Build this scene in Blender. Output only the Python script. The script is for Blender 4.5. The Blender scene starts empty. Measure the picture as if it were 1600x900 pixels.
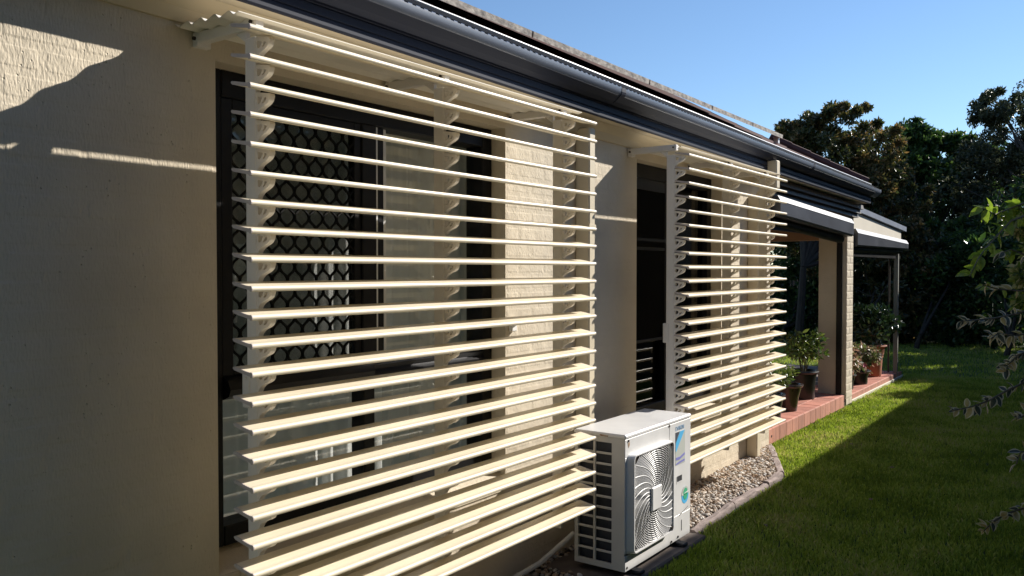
import bpy, bmesh, math, random
import numpy as np
from mathutils import Vector, Matrix, Euler
R = math.radians
S = bpy.context.scene
COL = S.collection
random.seed(7)
RNG = np.random.default_rng(11)

# ------------------------------------------------------------------ camera, sky, sun, exposure
YAW, PIT, EYE = .6272, -.0214, 1.66
cd = bpy.data.cameras.new('camera'); cam = bpy.data.objects.new('camera', cd); COL.objects.link(cam)
cd.sensor_width = 36.; cd.lens = 36. * 1300. / 1600.; cd.clip_start = .02; cd.clip_end = 3000
cam.location = (0, 0, EYE); cam.rotation_euler = (math.pi / 2 + PIT, 0, YAW)
S.camera = cam
SUNV = Vector((.80, 1.50, 1.0)).normalized()
ELEV = math.asin(SUNV.z); AZ = math.atan2(SUNV.x, SUNV.y)
W = bpy.data.worlds.new('World'); S.world = W; W.use_nodes = True
nt = W.node_tree; nt.nodes.clear()
sky = nt.nodes.new('ShaderNodeTexSky'); sky.sky_type = 'NISHITA'; sky.sun_disc = False
sky.sun_elevation = ELEV; sky.sun_rotation = AZ; sky.air_density = 1.0; sky.dust_density = 0.; sky.ozone_density = 4.5
bg = nt.nodes.new('ShaderNodeBackground'); bg.inputs['Strength'].default_value = .098
out = nt.nodes.new('ShaderNodeOutputWorld')
nt.links.new(sky.outputs[0], bg.inputs[0]); nt.links.new(bg.outputs[0], out.inputs[0])
sl = bpy.data.lights.new('sun', 'SUN'); sl.energy = 5.0; sl.angle = R(.5); sl.color = (1., .945, .865)
so = bpy.data.objects.new('sun', sl); COL.objects.link(so)
so.rotation_euler = (-SUNV).to_track_quat('-Z', 'Y').to_euler(); so.location = (8, 15, 12)
S.view_settings.view_transform = 'Standard'; S.view_settings.look = 'None'
S.view_settings.exposure = 0.6; S.view_settings.gamma = 1.0; S.view_settings.use_curve_mapping = False
S.cycles.max_bounces = 8; S.cycles.transparent_max_bounces = 24

# ------------------------------------------------------------------ helpers
ORG = {}
class MB:
    def __init__(s): s.v = []; s.f = []; s.m = []; s.k = 0
    def add(s, vs, fs):
        n = len(s.v); s.v += [tuple(p) for p in vs]; s.f += [tuple(i + n for i in f) for f in fs]; s.m += [s.k] * len(fs)
    def box(s, x0, x1, y0, y1, z0, z1):
        s.add([(x, y, z) for x in (x0, x1) for y in (y0, y1) for z in (z0, z1)],
              [(0, 1, 3, 2), (4, 6, 7, 5), (0, 4, 5, 1), (2, 3, 7, 6), (0, 2, 6, 4), (1, 5, 7, 3)])
    def cbox(s, x0, x1, y0, y1, z0, z1, c=.004):
        c = min(c, (x1 - x0) * .45, (y1 - y0) * .45, (z1 - z0) * .45)
        P = {}; vs = []
        for ix, x in enumerate((x0, x1)):
            for iy, y in enumerate((y0, y1)):
                for iz, z in enumerate((z0, z1)):
                    sx, sy, sz = (1 - 2 * ix) * c, (1 - 2 * iy) * c, (1 - 2 * iz) * c
                    for a, p in enumerate(((x, y + sy, z + sz), (x + sx, y, z + sz), (x + sx, y + sy, z))):
                        P[ix, iy, iz, a] = len(vs); vs.append(p)
        fs = []
        for a in range(3):
            o = [i for i in range(3) if i != a]
            for e in (0, 1):
                q = []
                for b, d in ((0, 0), (1, 0), (1, 1), (0, 1)):
                    k = [0, 0, 0]; k[a] = e; k[o[0]] = b; k[o[1]] = d; q.append(P[k[0], k[1], k[2], a])
                fs.append(q)
            for b in (0, 1):
                for d in (0, 1):
                    k0 = [0, 0, 0]; k0[o[0]] = b; k0[o[1]] = d; k1 = list(k0); k1[a] = 1
                    fs.append([P[(*k0, o[0])], P[(*k1, o[0])], P[(*k1, o[1])], P[(*k0, o[1])]])
        for k in [(i, j, l) for i in (0, 1) for j in (0, 1) for l in (0, 1)]:
            fs.append([P[(*k, 0)], P[(*k, 1)], P[(*k, 2)]])
        s.add(vs, fs)
    def prism(s, poly, axis, a0, a1, cap=True):
        n = len(poly)
        def pt(p, a): return {'x': (a, p[0], p[1]), 'y': (p[0], a, p[1]), 'z': (p[0], p[1], a)}[axis]
        fs = [(i, (i + 1) % n, n + (i + 1) % n, n + i) for i in range(n)]
        if cap: fs += [tuple(range(n - 1, -1, -1)), tuple(range(n, 2 * n))]
        s.add([pt(p, a0) for p in poly] + [pt(p, a1) for p in poly], fs)
    def tube(s, pts, r, n=8, cap=True):
        pts = [Vector(p) for p in pts]; rs = r if isinstance(r, (list, tuple)) else [r] * len(pts)
        vs = []; fs = []; up = Vector((.13, .21, .97))
        for i, p in enumerate(pts):
            t = (pts[min(i + 1, len(pts) - 1)] - pts[max(i - 1, 0)]).normalized()
            a = t.cross(up)
            if a.length < .05: a = t.cross(Vector((1, 0, 0)))
            a.normalize(); b = t.cross(a)
            for j in range(n):
                w = 2 * math.pi * j / n; vs.append(p + (a * math.cos(w) + b * math.sin(w)) * rs[i])
        for i in range(len(pts) - 1):
            for j in range(n):
                k = (j + 1) % n; fs.append((i * n + j, i * n + k, (i + 1) * n + k, (i + 1) * n + j))
        if cap: fs += [tuple(range(n - 1, -1, -1)), tuple(range((len(pts) - 1) * n, len(pts) * n))]
        s.add(vs, fs)
    def lathe(s, prof, c, n=28):
        vs = []; fs = []
        for r, z in prof:
            for j in range(n):
                w = 2 * math.pi * j / n; vs.append((c[0] + r * math.cos(w), c[1] + r * math.sin(w), c[2] + z))
        for i in range(len(prof) - 1):
            for j in range(n):
                k = (j + 1) % n; fs.append((i * n + j, i * n + k, (i + 1) * n + k, (i + 1) * n + j))
        s.add(vs, fs)
    def mesh(s, name, mats, smooth=False, off=(0, 0, 0)):
        me = bpy.data.meshes.new(name)
        me.from_pydata([(p[0] - off[0], p[1] - off[1], p[2] - off[2]) for p in s.v], [], s.f)
        if not isinstance(mats, (list, tuple)): mats = [mats]
        for m in mats: me.materials.append(m)
        if len(mats) > 1: me.polygons.foreach_set('material_index', s.m)
        bm = bmesh.new(); bm.from_mesh(me); bmesh.ops.recalc_face_normals(bm, faces=bm.faces); bm.to_mesh(me); bm.free()
        if smooth: smooth_mesh(me, smooth)
        return me
    def build(s, name, mats, parent=None, smooth=False, org=None, **tags):
        o = org if org is not None else (ORG[parent] if parent else (0, 0, 0))
        me = s.mesh(name, mats, smooth, o)
        return place(name, me, parent, o, **tags)

def smooth_mesh(me, ang):
    a = R(35) if ang is True else R(ang)
    me.polygons.foreach_set('use_smooth', [True] * len(me.polygons))
    bm = bmesh.new(); bm.from_mesh(me)
    for e in bm.edges:
        if len(e.link_faces) == 2 and e.calc_face_angle(0) > a: e.smooth = False
    bm.to_mesh(me); bm.free()

def place(name, me, parent=None, at=(0, 0, 0), rot=None, **tags):
    o = bpy.data.objects.new(name, me); COL.objects.link(o)
    if parent:
        o.parent = parent; p = ORG[parent]; o.location = (at[0] - p[0], at[1] - p[1], at[2] - p[2])
    else: o.location = at
    if rot: o.rotation_euler = rot
    ORG[o] = tuple(at)
    for k, v in tags.items(): o[k] = v
    return o

def thing(name, label, cat, at, group=None):
    o = place(name, None, None, at); o['label'] = label; o['category'] = cat
    if group: o['group'] = group
    return o

def npmesh(name, V, F, mats, attr=None, smooth=False):
    """V (n,3), F (m,k) equal-size faces"""
    me = bpy.data.meshes.new(name); n, k = F.shape
    me.vertices.add(len(V)); me.vertices.foreach_set('co', np.ascontiguousarray(V, dtype=np.float32).ravel())
    me.loops.add(n * k); me.loops.foreach_set('vertex_index', np.ascontiguousarray(F, dtype=np.int32).ravel())
    me.polygons.add(n); me.polygons.foreach_set('loop_start', np.arange(0, n * k, k, dtype=np.int32))
    me.polygons.foreach_set('loop_total', np.full(n, k, dtype=np.int32))
    if attr is not None:
        a = me.attributes.new('tint', 'FLOAT', 'POINT'); a.data.foreach_set('value', attr.astype(np.float32))
    for m in (mats if isinstance(mats, (list, tuple)) else [mats]): me.materials.append(m)
    me.update(calc_edges=True)
    if smooth: me.polygons.foreach_set('use_smooth', np.ones(n, dtype=bool))
    return me

# ------------------------------------------------------------------ materials
def mat(name, col, rough=.6, metal=0., var=.0, vscale=4., bump=0., bscale=60., bdist=.003, spec=.5, col2=None, tint=None, coat=0., stretch=None):
    m = bpy.data.materials.new(name); m.use_nodes = True
    t = m.node_tree; b = t.nodes['Principled BSDF']; N = t.nodes.new; L = t.links.new
    b.inputs['Base Color'].default_value = (*col, 1); b.inputs['Roughness'].default_value = rough
    b.inputs['Metallic'].default_value = metal; b.inputs['Specular IOR Level'].default_value = spec
    b.inputs['Coat Weight'].default_value = coat
    tc = N('ShaderNodeNewGeometry'); src = tc.outputs['Position']
    if stretch:
        mp = N('ShaderNodeMapping'); mp.inputs['Scale'].default_value = stretch; L(src, mp.inputs[0]); src = mp.outputs[0]
    if var or col2:
        nz = N('ShaderNodeTexNoise'); nz.inputs['Scale'].default_value = vscale; nz.inputs['Detail'].default_value = 6
        L(src, nz.inputs['Vector'])
        rp = N('ShaderNodeValToRGB'); c2 = col2 or tuple(c * (1 - var) for c in col)
        c1 = col if col2 else tuple(min(1, c * (1 + var * .6)) for c in col)
        rp.color_ramp.elements[0].color = (*c2, 1); rp.color_ramp.elements[1].color = (*c1, 1)
        rp.color_ramp.elements[0].position = .32; rp.color_ramp.elements[1].position = .68
        L(nz.outputs[0], rp.inputs[0]); L(rp.outputs[0], b.inputs['Base Color'])
        rr = N('ShaderNodeMapRange'); rr.inputs[3].default_value = max(0, rough - .08); rr.inputs[4].default_value = min(1, rough + .08)
        L(nz.outputs[0], rr.inputs[0]); L(rr.outputs[0], b.inputs['Roughness'])
    if tint:   # list of colours along the per-point random 'tint'
        at = N('ShaderNodeAttribute'); at.attribute_name = 'tint'
        rp = N('ShaderNodeValToRGB'); e = rp.color_ramp.elements
        while len(e) < len(tint): e.new(.5)
        for i, c in enumerate(tint): e[i].position = i / (len(tint) - 1); e[i].color = (*c, 1)
        L(at.outputs['Fac'], rp.inputs[0]); L(rp.outputs[0], b.inputs['Base Color'])
    if bump:
        nb = N('ShaderNodeTexNoise'); nb.inputs['Scale'].default_value = bscale; nb.inputs['Detail'].default_value = 5
        L(src, nb.inputs['Vector'])
        bp = N('ShaderNodeBump'); bp.inputs['Strength'].default_value = bump; bp.inputs['Distance'].default_value = bdist
        L(nb.outputs[0], bp.inputs['Height']); L(bp.outputs[0], b.inputs['Normal'])
    return m

def objvar(m, amount=.18, hue=0.):
    """random brightness per object, for alike pieces"""
    t = m.node_tree; b = t.nodes['Principled BSDF']; N = t.nodes.new; L = t.links.new
    oi = N('ShaderNodeObjectInfo'); mr = N('ShaderNodeMapRange'); mr.inputs[3].default_value = 1 - amount; mr.inputs[4].default_value = 1 + amount
    hs = N('ShaderNodeHueSaturation'); L(oi.outputs['Random'], mr.inputs[0]); L(mr.outputs[0], hs.inputs['Value'])
    inp = b.inputs['Base Color']
    if inp.links: L(inp.links[0].from_socket, hs.inputs['Color'])
    else: hs.inputs['Color'].default_value = inp.default_value
    L(hs.outputs[0], inp); return m

def wall_paint(name, col, pit=1.):
    """cream paint bagged over rough brickwork: trowel ridges and pits"""
    m = mat(name, col, .82, var=.10, vscale=2.6, spec=.25); t = m.node_tree; N = t.nodes.new; L = t.links.new
    tc = N('ShaderNodeNewGeometry'); b = t.nodes['Principled BSDF']
    mp = N('ShaderNodeMapping'); mp.inputs['Rotation'].default_value = (R(24), 0, 0); mp.inputs['Scale'].default_value = (1, 1.6, .5); L(tc.outputs['Position'], mp.inputs[0])
    n1 = N('ShaderNodeTexNoise'); n1.inputs['Scale'].default_value = 95; n1.inputs['Detail'].default_value = 4; L(mp.outputs[0], n1.inputs['Vector'])
    n2 = N('ShaderNodeTexNoise'); n2.inputs['Scale'].default_value = 13; n2.inputs['Detail'].default_value = 3; L(tc.outputs['Position'], n2.inputs['Vector'])
    vo = N('ShaderNodeTexVoronoi'); vo.inputs['Scale'].default_value = 42; L(tc.outputs['Position'], vo.inputs['Vector'])
    pr = N('ShaderNodeMapRange'); pr.inputs[1].default_value = .02; pr.inputs[2].default_value = .17; pr.inputs[3].default_value = -1.6 * pit; pr.inputs[4].default_value = 0
    L(vo.outputs['Distance'], pr.inputs[0])
    n3 = N('ShaderNodeTexNoise'); n3.inputs['Scale'].default_value = 7; L(tc.outputs['Position'], n3.inputs['Vector'])
    gt = N('ShaderNodeMapRange'); gt.inputs[1].default_value = .52; gt.inputs[2].default_value = .64; L(n3.outputs[0], gt.inputs[0])
    pm = N('ShaderNodeMath'); pm.operation = 'MULTIPLY'; L(pr.outputs[0], pm.inputs[0]); L(gt.outputs[0], pm.inputs[1])
    a1 = N('ShaderNodeMath'); a1.operation = 'MULTIPLY_ADD'; a1.inputs[1].default_value = .9; L(n1.outputs[0], a1.inputs[0]); L(pm.outputs[0], a1.inputs[2])
    a2 = N('ShaderNodeMath'); a2.operation = 'MULTIPLY_ADD'; a2.inputs[1].default_value = 1.7; L(n2.outputs[0], a2.inputs[0]); L(a1.outputs[0], a2.inputs[2])
    bp = N('ShaderNodeBump'); bp.inputs['Strength'].default_value = .85; bp.inputs['Distance'].default_value = .0045
    L(a2.outputs[0], bp.inputs['Height']); L(bp.outputs[0], b.inputs['Normal'])
    return m

def leafmat(name, cols, trans=.25, rough=.45, spec=.5):
    m = mat(name, cols[0], rough, tint=cols, spec=spec); t = m.node_tree; N = t.nodes.new; L = t.links.new
    b = t.nodes['Principled BSDF']; o = t.nodes['Material Output']
    tr = N('ShaderNodeBsdfTranslucent'); mx = N('ShaderNodeMixShader'); mx.inputs[0].default_value = trans
    src = b.inputs['Base Color'].links[0].from_socket
    hs = N('ShaderNodeHueSaturation'); hs.inputs['Value'].default_value = 1.5; hs.inputs['Saturation'].default_value = 1.1
    L(src, hs.inputs['Color']); L(hs.outputs[0], tr.inputs['Color'])
    L(b.outputs[0], mx.inputs[1]); L(tr.outputs[0], mx.inputs[2]); L(mx.outputs[0], o.inputs['Surface'])
    return m

def glassmat(name, f0=.085, tintc=(.985, .99, .985)):
    """thin pane: transparent with a Schlick reflection that is the same from both sides"""
    m = bpy.data.materials.new(name); m.use_nodes = True; t = m.node_tree; t.nodes.clear(); N = t.nodes.new; L = t.links.new
    o = N('ShaderNodeOutputMaterial'); mx = N('ShaderNodeMixShader'); ge = N('ShaderNodeNewGeometry')
    dt = N('ShaderNodeVectorMath'); dt.operation = 'DOT_PRODUCT'; L(ge.outputs['Incoming'], dt.inputs[0]); L(ge.outputs['Normal'], dt.inputs[1])
    def mth(op, a, b=None):
        n = N('ShaderNodeMath'); n.operation = op
        for i, q in enumerate((a, b)):
            if q is None: continue
            if isinstance(q, (int, float)): n.inputs[i].default_value = q
            else: L(q, n.inputs[i])
        return n.outputs[0]
    p = mth('POWER', mth('SUBTRACT', 1., mth('ABSOLUTE', dt.outputs['Value'])), 5.)
    f = mth('ADD', mth('MULTIPLY', p, 1 - f0), f0); L(f, mx.inputs[0])
    tr = N('ShaderNodeBsdfTransparent'); tr.inputs[0].default_value = (*tintc, 1)
    gl = N('ShaderNodeBsdfGlossy'); gl.inputs['Roughness'].default_value = 0.0
    L(tr.outputs[0], mx.inputs[1]); L(gl.outputs[0], mx.inputs[2]); L(mx.outputs[0], o.inputs[0])
    return m

def sheer(name, col, alpha, trans=.5):
    m = bpy.data.materials.new(name); m.use_nodes = True; t = m.node_tree; t.nodes.clear(); N = t.nodes.new; L = t.links.new
    o = N('ShaderNodeOutputMaterial'); tp = N('ShaderNodeBsdfTransparent'); df = N('ShaderNodeBsdfDiffuse'); tl = N('ShaderNodeBsdfTranslucent')
    df.inputs[0].default_value = (*col, 1); tl.inputs[0].default_value = (*col, 1)
    tc = N('ShaderNodeTexCoord'); nz = N('ShaderNodeTexNoise'); nz.inputs['Scale'].default_value = 30; L(tc.outputs['Object'], nz.inputs['Vector'])
    mr = N('ShaderNodeMapRange'); mr.inputs[3].default_value = alpha - .06; mr.inputs[4].default_value = min(1, alpha + .06); L(nz.outputs[0], mr.inputs[0])
    m1 = N('ShaderNodeMixShader'); m1.inputs[0].default_value = trans; L(df.outputs[0], m1.inputs[1]); L(tl.outputs[0], m1.inputs[2])
    m2 = N('ShaderNodeMixShader'); L(mr.outputs[0], m2.inputs[0]); L(tp.outputs[0], m2.inputs[1]); L(m1.outputs[0], m2.inputs[2]); L(m2.outputs[0], o.inputs[0])
    return m

M = {}
M['wall'] = wall_paint('bagged_cream_paint', (.65, .57, .44))
M['wallin'] = mat('plaster', (.80, .78, .74), .9, var=.08, bump=.1)
M['slat'] = mat('cream_powder_coat', (.82, .725, .545), .38, var=.08, vscale=2.2, stretch=(9, .8, 9))
M['cap'] = mat('grey_cap_plastic', (.50, .44, .41), .5, var=.08, vscale=40)
M['upright'] = mat('cream_upright_paint', (.76, .725, .675), .45, var=.05, vscale=6, bump=.05, bscale=90)
M['awning'] = mat('cream_corrugated_steel', (.84, .80, .71), .42, var=.05, vscale=3)
M['soffit'] = mat('cream_soffit_paint', (.62, .53, .38), .75, var=.05, vscale=1.4, bump=.08, bscale=30)
M['trim'] = mat('cream_trim_paint', (.60, .50, .33), .7, var=.05, vscale=2)
M['navy'] = mat('navy_steel', (.022, .026, .042), .55, var=.12, vscale=2, spec=.16)
M['gutter'] = mat('sunlit_gutter_steel', (.12, .14, .18), .36, var=.06, vscale=1.4, spec=.5, coat=.3)  # navy gutter lightened: sun on its face is put into the colour
M['guard'] = mat('black_gutter_mesh', (.010, .012, .016), .9, var=.2, vscale=60, spec=.05)
M['bead'] = mat('bright_flashing', (.85, .85, .83), .3, var=.04)
M['tile_roof'] = mat('dark_red_roof_tile', (.085, .030, .022), .85, var=.3, vscale=7, bump=.3, bscale=40)
M['mat_grey'] = mat('weathered_grey_edge', (.50, .46, .40), .85, col2=(.13, .12, .11), vscale=34, bump=.6, bscale=55, bdist=.006, stretch=(1, .55, 1))
M['black'] = mat('black_window_frame', (.008, .008, .009), .42, var=.15, vscale=9, spec=.22)
M['grille'] = mat('black_grille_coat', (.008, .008, .008), .7, var=.1, spec=.15)
M['alu'] = mat('pale_aluminium', (.66, .67, .66), .4, metal=.1, var=.05)
M['glass'] = glassmat('window_glass')
M['tinted'] = glassmat('tinted_glass', .055, (.45, .46, .45))
M['flymesh'] = sheer('black_fly_mesh', (.012, .012, .012), .30, 0.)
M['flymesh2'] = sheer('dense_black_fly_mesh', (.010, .010, .010), .90, 0.)
M['curtain'] = sheer('white_sheer_curtain', (.92, .92, .89), .985, .42)
M['lining'] = sheer('beige_curtain', (.50, .47, .38), .93, .3)
M['acw'] = mat('white_appliance_paint', (.74, .73, .71), .38, var=.07, vscale=7, coat=.1, bump=.03, bscale=12)
M['acg'] = mat('pale_grey_plastic', (.60, .58, .54), .45, var=.04, vscale=9)
M['dark'] = mat('dark_cavity', (.012, .013, .017), .7, var=.2)
M['cav'] = mat('grey_cavity', (.075, .075, .078), .7, var=.15)
M['coil'] = mat('grey_coil_fins', (.055, .06, .075), .5, metal=.4, var=.12, vscale=30, bump=.4, bscale=220, stretch=(6, 1, .3))
M['blade'] = mat('grey_fan_blade', (.24, .23, .215), .55, var=.1)
M['rust'] = mat('rust_stain', (.30, .15, .06), .9, col2=(.55, .47, .38), vscale=60)
M['screw'] = mat('dark_screw', (.05, .04, .035), .5, metal=.5, var=.2, vscale=80)
M['deck'] = objvar(mat('terracotta_paver', (.48, .185, .125), .78, var=.16, vscale=9, bump=.2, bscale=70), .14)
M['riser'] = objvar(mat('terracotta_edge_tile', (.48, .215, .15), .8, var=.22, vscale=12, bump=.2, bscale=60, stretch=(1, 1, .35)), .16)
M['mortar'] = mat('grey_mortar', (.23, .19, .16), .95, var=.2, vscale=25, bump=.4)
M['soil'] = mat('dark_soil', (.045, .034, .026), .95, var=.35, vscale=18, bump=.6, bscale=40, bdist=.01)
M['turf'] = mat('lawn_base', (.055, .085, .022), .95, var=.4, vscale=6, bump=.8, bscale=50, bdist=.02)
M['blades'] = leafmat('grass_blades', [(.13, .185, .026), (.23, .31, .05), (.32, .385, .08), (.40, .36, .15)], .35, .55, .3)
M['pebble'] = mat('river_pebbles', (.4, .33, .25), .7, tint=[(.16, .12, .09), (.38, .27, .18), (.50, .42, .34), (.72, .68, .62), (.22, .20, .19), (.55, .38, .25)], bump=.15, bscale=90)
M['timber'] = objvar(mat('weathered_edging', (.40, .32, .29), .92, col2=(.17, .13, .115), vscale=9, bump=.7, bscale=30, bdist=.008, stretch=(4, .7, 4)), .12)
M['concrete'] = mat('dark_paver', (.13, .105, .09), .9, var=.3, vscale=9, bump=.4, bscale=60)
M['pot_blue'] = mat('glazed_navy_pot', (.016, .022, .036), .22, var=.2, vscale=7, coat=.4)
M['pot_brown'] = mat('glazed_brown_pot', (.035, .022, .020), .28, var=.2, vscale=7, coat=.3)
M['pot_black'] = mat('black_plastic_pot', (.014, .016, .018), .35, var=.2)
M['terracotta'] = mat('terracotta_pot', (.42, .16, .085), .75, var=.14, vscale=10, bump=.15)
M['bark'] = mat('grey_brown_bark', (.038, .030, .023), .95, var=.4, vscale=12, bump=.8, bscale=30, bdist=.02, stretch=(1, 1, .3))
M['stem'] = mat('green_brown_stem', (.12, .10, .055), .7, var=.25, vscale=20)
M['beam'] = mat('dark_brown_weatherboard', (.055, .043, .036), .5, var=.15, vscale=3, stretch=(1, .3, 4))
M['blind'] = mat('charcoal_blind_box', (.05, .055, .07), .36, var=.1, vscale=3)
M['boxflash'] = mat('pale_blue_flashing', (.17, .19, .235), .5, var=.05)
M['flash'] = mat('grey_blue_flashing', (.24, .27, .33), .4, var=.06)
M['panel'] = mat('cream_gable_sheet', (.62, .565, .455), .7, var=.05, vscale=2)
M['post'] = mat('greenish_grey_post', (.20, .20, .17), .6, var=.12)
M['paling'] = mat('weathered_paling', (.05, .042, .035), .95, var=.3, vscale=6, bump=.4, stretch=(2, 2, .4))
M['nbrick'] = mat('neighbour_brick', (.34, .26, .20), .9, var=.2, vscale=14, bump=.3)
M['ntile'] = mat('grey_roof_tile', (.21, .20, .19), .8, var=.2, vscale=5, bump=.3)
M['verandah_brown'] = mat('brown_verandah_tone', (.34, .19, .105), .7, var=.15, vscale=4, stretch=(1, 6, 1))  # one brown tone for the verandah beam and ceiling
M['white'] = mat('white_plastic', (.80, .80, .78), .4, var=.03)
M['ink_blue'] = mat('pale_blue_print', (.30, .47, .66), .5, var=.05)
M['ink_cyan'] = mat('cyan_print', (.10, .47, .80), .45, var=.05)
M['ink_dark'] = mat('dark_print', (.07, .075, .095), .5, var=.05)
M['ink_grey'] = mat('pale_grey_print', (.50, .52, .47), .5, var=.05)
M['ink_violet'] = mat('violet_print', (.22, .22, .52), .5, var=.05)
M['ink_green'] = mat('green_print', (.06, .42, .22), .5, var=.05)

# ------------------------------------------------------------------ the ground
g = MB(); g.box(-90, 90, -60, 110, -.5, -.012); g.build('ground', M['turf'], kind='structure')

# ------------------------------------------------------------------ the house
XW = -2.60                       # face of the wall
def tilt(y): return -.0125 * (y - 3.)
house = thing('brick_house', 'long low cream painted brick house with navy gutter, red tiled roof and louvred windows', 'house', (XW, 3, 0))
W1 = (1.79, 3.53, .56, 2.405); W2 = (5.012, 6.50, .56, 2.405); YEND = 7.68; Y0 = -4.
wall = MB()
XB = XW - .0012
for (a, b, z0, z1) in [(Y0, W1[0], 0, 2.6), (W1[1], W2[0], 0, 2.6), (W2[1], YEND, 0, 2.6), (W1[0], W1[1], 0, W1[2]), (W1[0], W1[1], W1[3], 2.6),
                       (W2[0], W2[1], 0, W2[2]), (W2[0], W2[1], W2[3], 2.6)]:
    wall.box(-2.86, XB, a, b, z0, z1)
wall.box(-9, -2.86, YEND - .24, YEND, 0, 2.6); wall.box(-9, -2.86, Y0, Y0 + .24, 0, 2.6)
for a, b, z0, z1 in ((Y0 + .24, -.6, 0, 2.6), (4.2, YEND - .24, 0, 2.6), (-.6, 4.2, 0, .1), (-.6, 4.2, 2.45, 2.6)): wall.box(-5.54, -5.30, a, b, z0, z1)  # wide opening added at the back of the room to brighten the curtain
for a, b, z0, z1 in ((Y0 + .24, YEND - .24, 0, .1),): wall.box(-9.0, -8.76, a, b, z0, z1)  # rear wall left open, added as a way in for sky light
wobj = wall.build('wall', M['wall'], house)
inn = MB(); inn.box(-5.299, -5.25, Y0 + .24, -.6, .0, 2.6); inn.box(-5.299, -5.25, 4.2, YEND - .24, .0, 2.6); inn.box(-5.25, -2.86, Y0 + .24, YEND - .24, 2.56, 2.60); inn.box(-5.25, -2.86, Y0 + .24, YEND - .24, 0, .02)
inn.box(-5.25, -2.86, 4.2, 4.3, .02, 2.56)
inn.build('room_lining', M['wallin'], house)
# bricks: running bond, faces a few millimetres proud of the joints
CH, BL, JT = .0862, .24, .010
segs = [(.0, W1[0], 0, 29), (W1[1], W2[0], 0, 29), (W2[1], YEND, 0, 29), (W1[0], W1[1], 0, 6), (W2[0], W2[1], 0, 6), (Y0, 0., 0, 29)]
bricks = []
for (a, b, c0, c1) in segs:
    for c in range(c0, c1):
        y = a - (BL / 2 if c % 2 else 0)
        while y < b - .02:
            ya, yb = max(y, a), min(y + BL, b)
            if yb - ya > .05: bricks.append((ya, yb, c * CH))
            y += BL
cache = {}
def brick_mesh(wd):
    k = round(wd, 2)
    if k not in cache:
        m = MB(); h = (CH - JT) / 2; w = wd / 2 - JT / 2; e = .012
        for dx, s in ((0, 0),): pass
        m.add([(-.002, sy * w, sz * h) for sy, sz in ((-1, -1), (1, -1), (1, 1), (-1, 1))] + [(0, sy * (w - e), sz * (h - e)) for sy, sz in ((-1, -1), (1, -1), (1, 1), (-1, 1))],
              [(4, 5, 6, 7)] + [(i, (i + 1) % 4, 4 + (i + 1) % 4, 4 + i) for i in range(4)])
        cache[k] = m.mesh('brick', M['wall'])
    return cache[k]
def vis(bk):
    yc = (bk[0] + bk[1]) / 2
    if yc < .95: return 0
    return 1. / (2.6 ** 2 + yc ** 2) ** 1.5 * (1.6 if bk[2] < .56 or 3.5 < yc < 4.3 or yc > 6.4 else 1.)
bricks.sort(key=vis, reverse=True)
rest = MB()
for i, (ya, yb, z) in enumerate(bricks):
    jx = random.uniform(-.0004, .0002); c = (XW + jx, (ya + yb) / 2, z + CH / 2)
    if i < 295: place('brick', brick_mesh(yb - ya), wobj, c)
    else:
        h = (CH - JT) / 2; w = (yb - ya) / 2 - JT / 2; e = .012
        rest.add([(c[0] - .002, c[1] + sy * w, c[2] + sz * h) for sy, sz in ((-1, -1), (1, -1), (1, 1), (-1, 1))] + [(c[0], c[1] + sy * (w - e), c[2] + sz * (h - e)) for sy, sz in ((-1, -1), (1, -1), (1, 1), (-1, 1))],
                 [(4, 5, 6, 7)] + [(k, (k + 1) % 4, 4 + (k + 1) % 4, 4 + k) for k in range(4)])
rest.build('brickwork', M['wall'], wobj, kind='stuff')
# sloping brick-on-edge sills
for (y0, y1, zs, _) in (W1, W2):
    sb = MB(); sb.prism([(-2.80, .50), (-2.80, .635), (-2.592, .560), (-2.592, .50)], 'y', y0 + .001, y1 - .001)
    so_ = sb.build('sill', M['wall'], house)
    n = int(round((y1 - y0) / .08)); st = (y1 - y0) / n
    for i in range(n):
        m = MB(); a = y0 + i * st + .004; b = a + st - .008; q = random.uniform(-.0006, .0006)
        m.prism([(-2.72, .560), (-2.72, .6005 + q), (-2.600, .5635 + q), (-2.588, .553 + q), (-2.588, .512), (-2.60, .505)], 'y', a + .0015, b - .0015)
        m.build('sill_brick', M['wall'], so_)

def eave(name, fn, m, parent=house, smooth=False, y0=Y0, y1=10.8, **k):
    mb = MB(); fn(mb, y0, y1)
    mb.v = [(x, y, z + tilt(y)) for x, y, z in mb.v]
    return mb.build(name, m, parent, smooth, **k)
eave('soffit', lambda m, a, b: (m.prism([(-2.60, 2.575), (-2.442, 2.575), (-2.442, 2.585), (-2.60, 2.585)], 'y', a, b)), M['soffit'])
eave('cornice', lambda m, a, b: m.prism([(-2.602, 2.488), (-2.586, 2.488), (-2.566, 2.53), (-2.520, 2.574), (-2.602, 2.574)], 'y', a, YEND), M['trim'])
fas = eave('fascia', lambda m, a, b: m.prism([(-2.442, 2.566), (-2.428, 2.566), (-2.424, 2.572), (-2.424, 2.598), (-2.430, 2.602), (-2.424, 2.606), (-2.424, 2.636), (-2.430, 2.64), (-2.424, 2.645), (-2.424, 2.76), (-2.442, 2.76)], 'y', a, b), M['navy'])
gut = eave('gutter', lambda m, a, b: (m.prism([(-2.422, 2.655), (-2.405, 2.648), (-2.375, 2.663), (-2.356, 2.679), (-2.343, 2.691), (-2.334, 2.702), (-2.330, 2.713), (-2.330, 2.736), (-2.336, 2.742),
      (-2.342, 2.738), (-2.338, 2.732), (-2.338, 2.714), (-2.344, 2.702), (-2.360, 2.687), (-2.380, 2.671), (-2.403, 2.658), (-2.414, 2.666), (-2.414, 2.74), (-2.422, 2.74)], 'y', a, b)), M['gutter'], smooth=True, y1=10.92)
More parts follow.
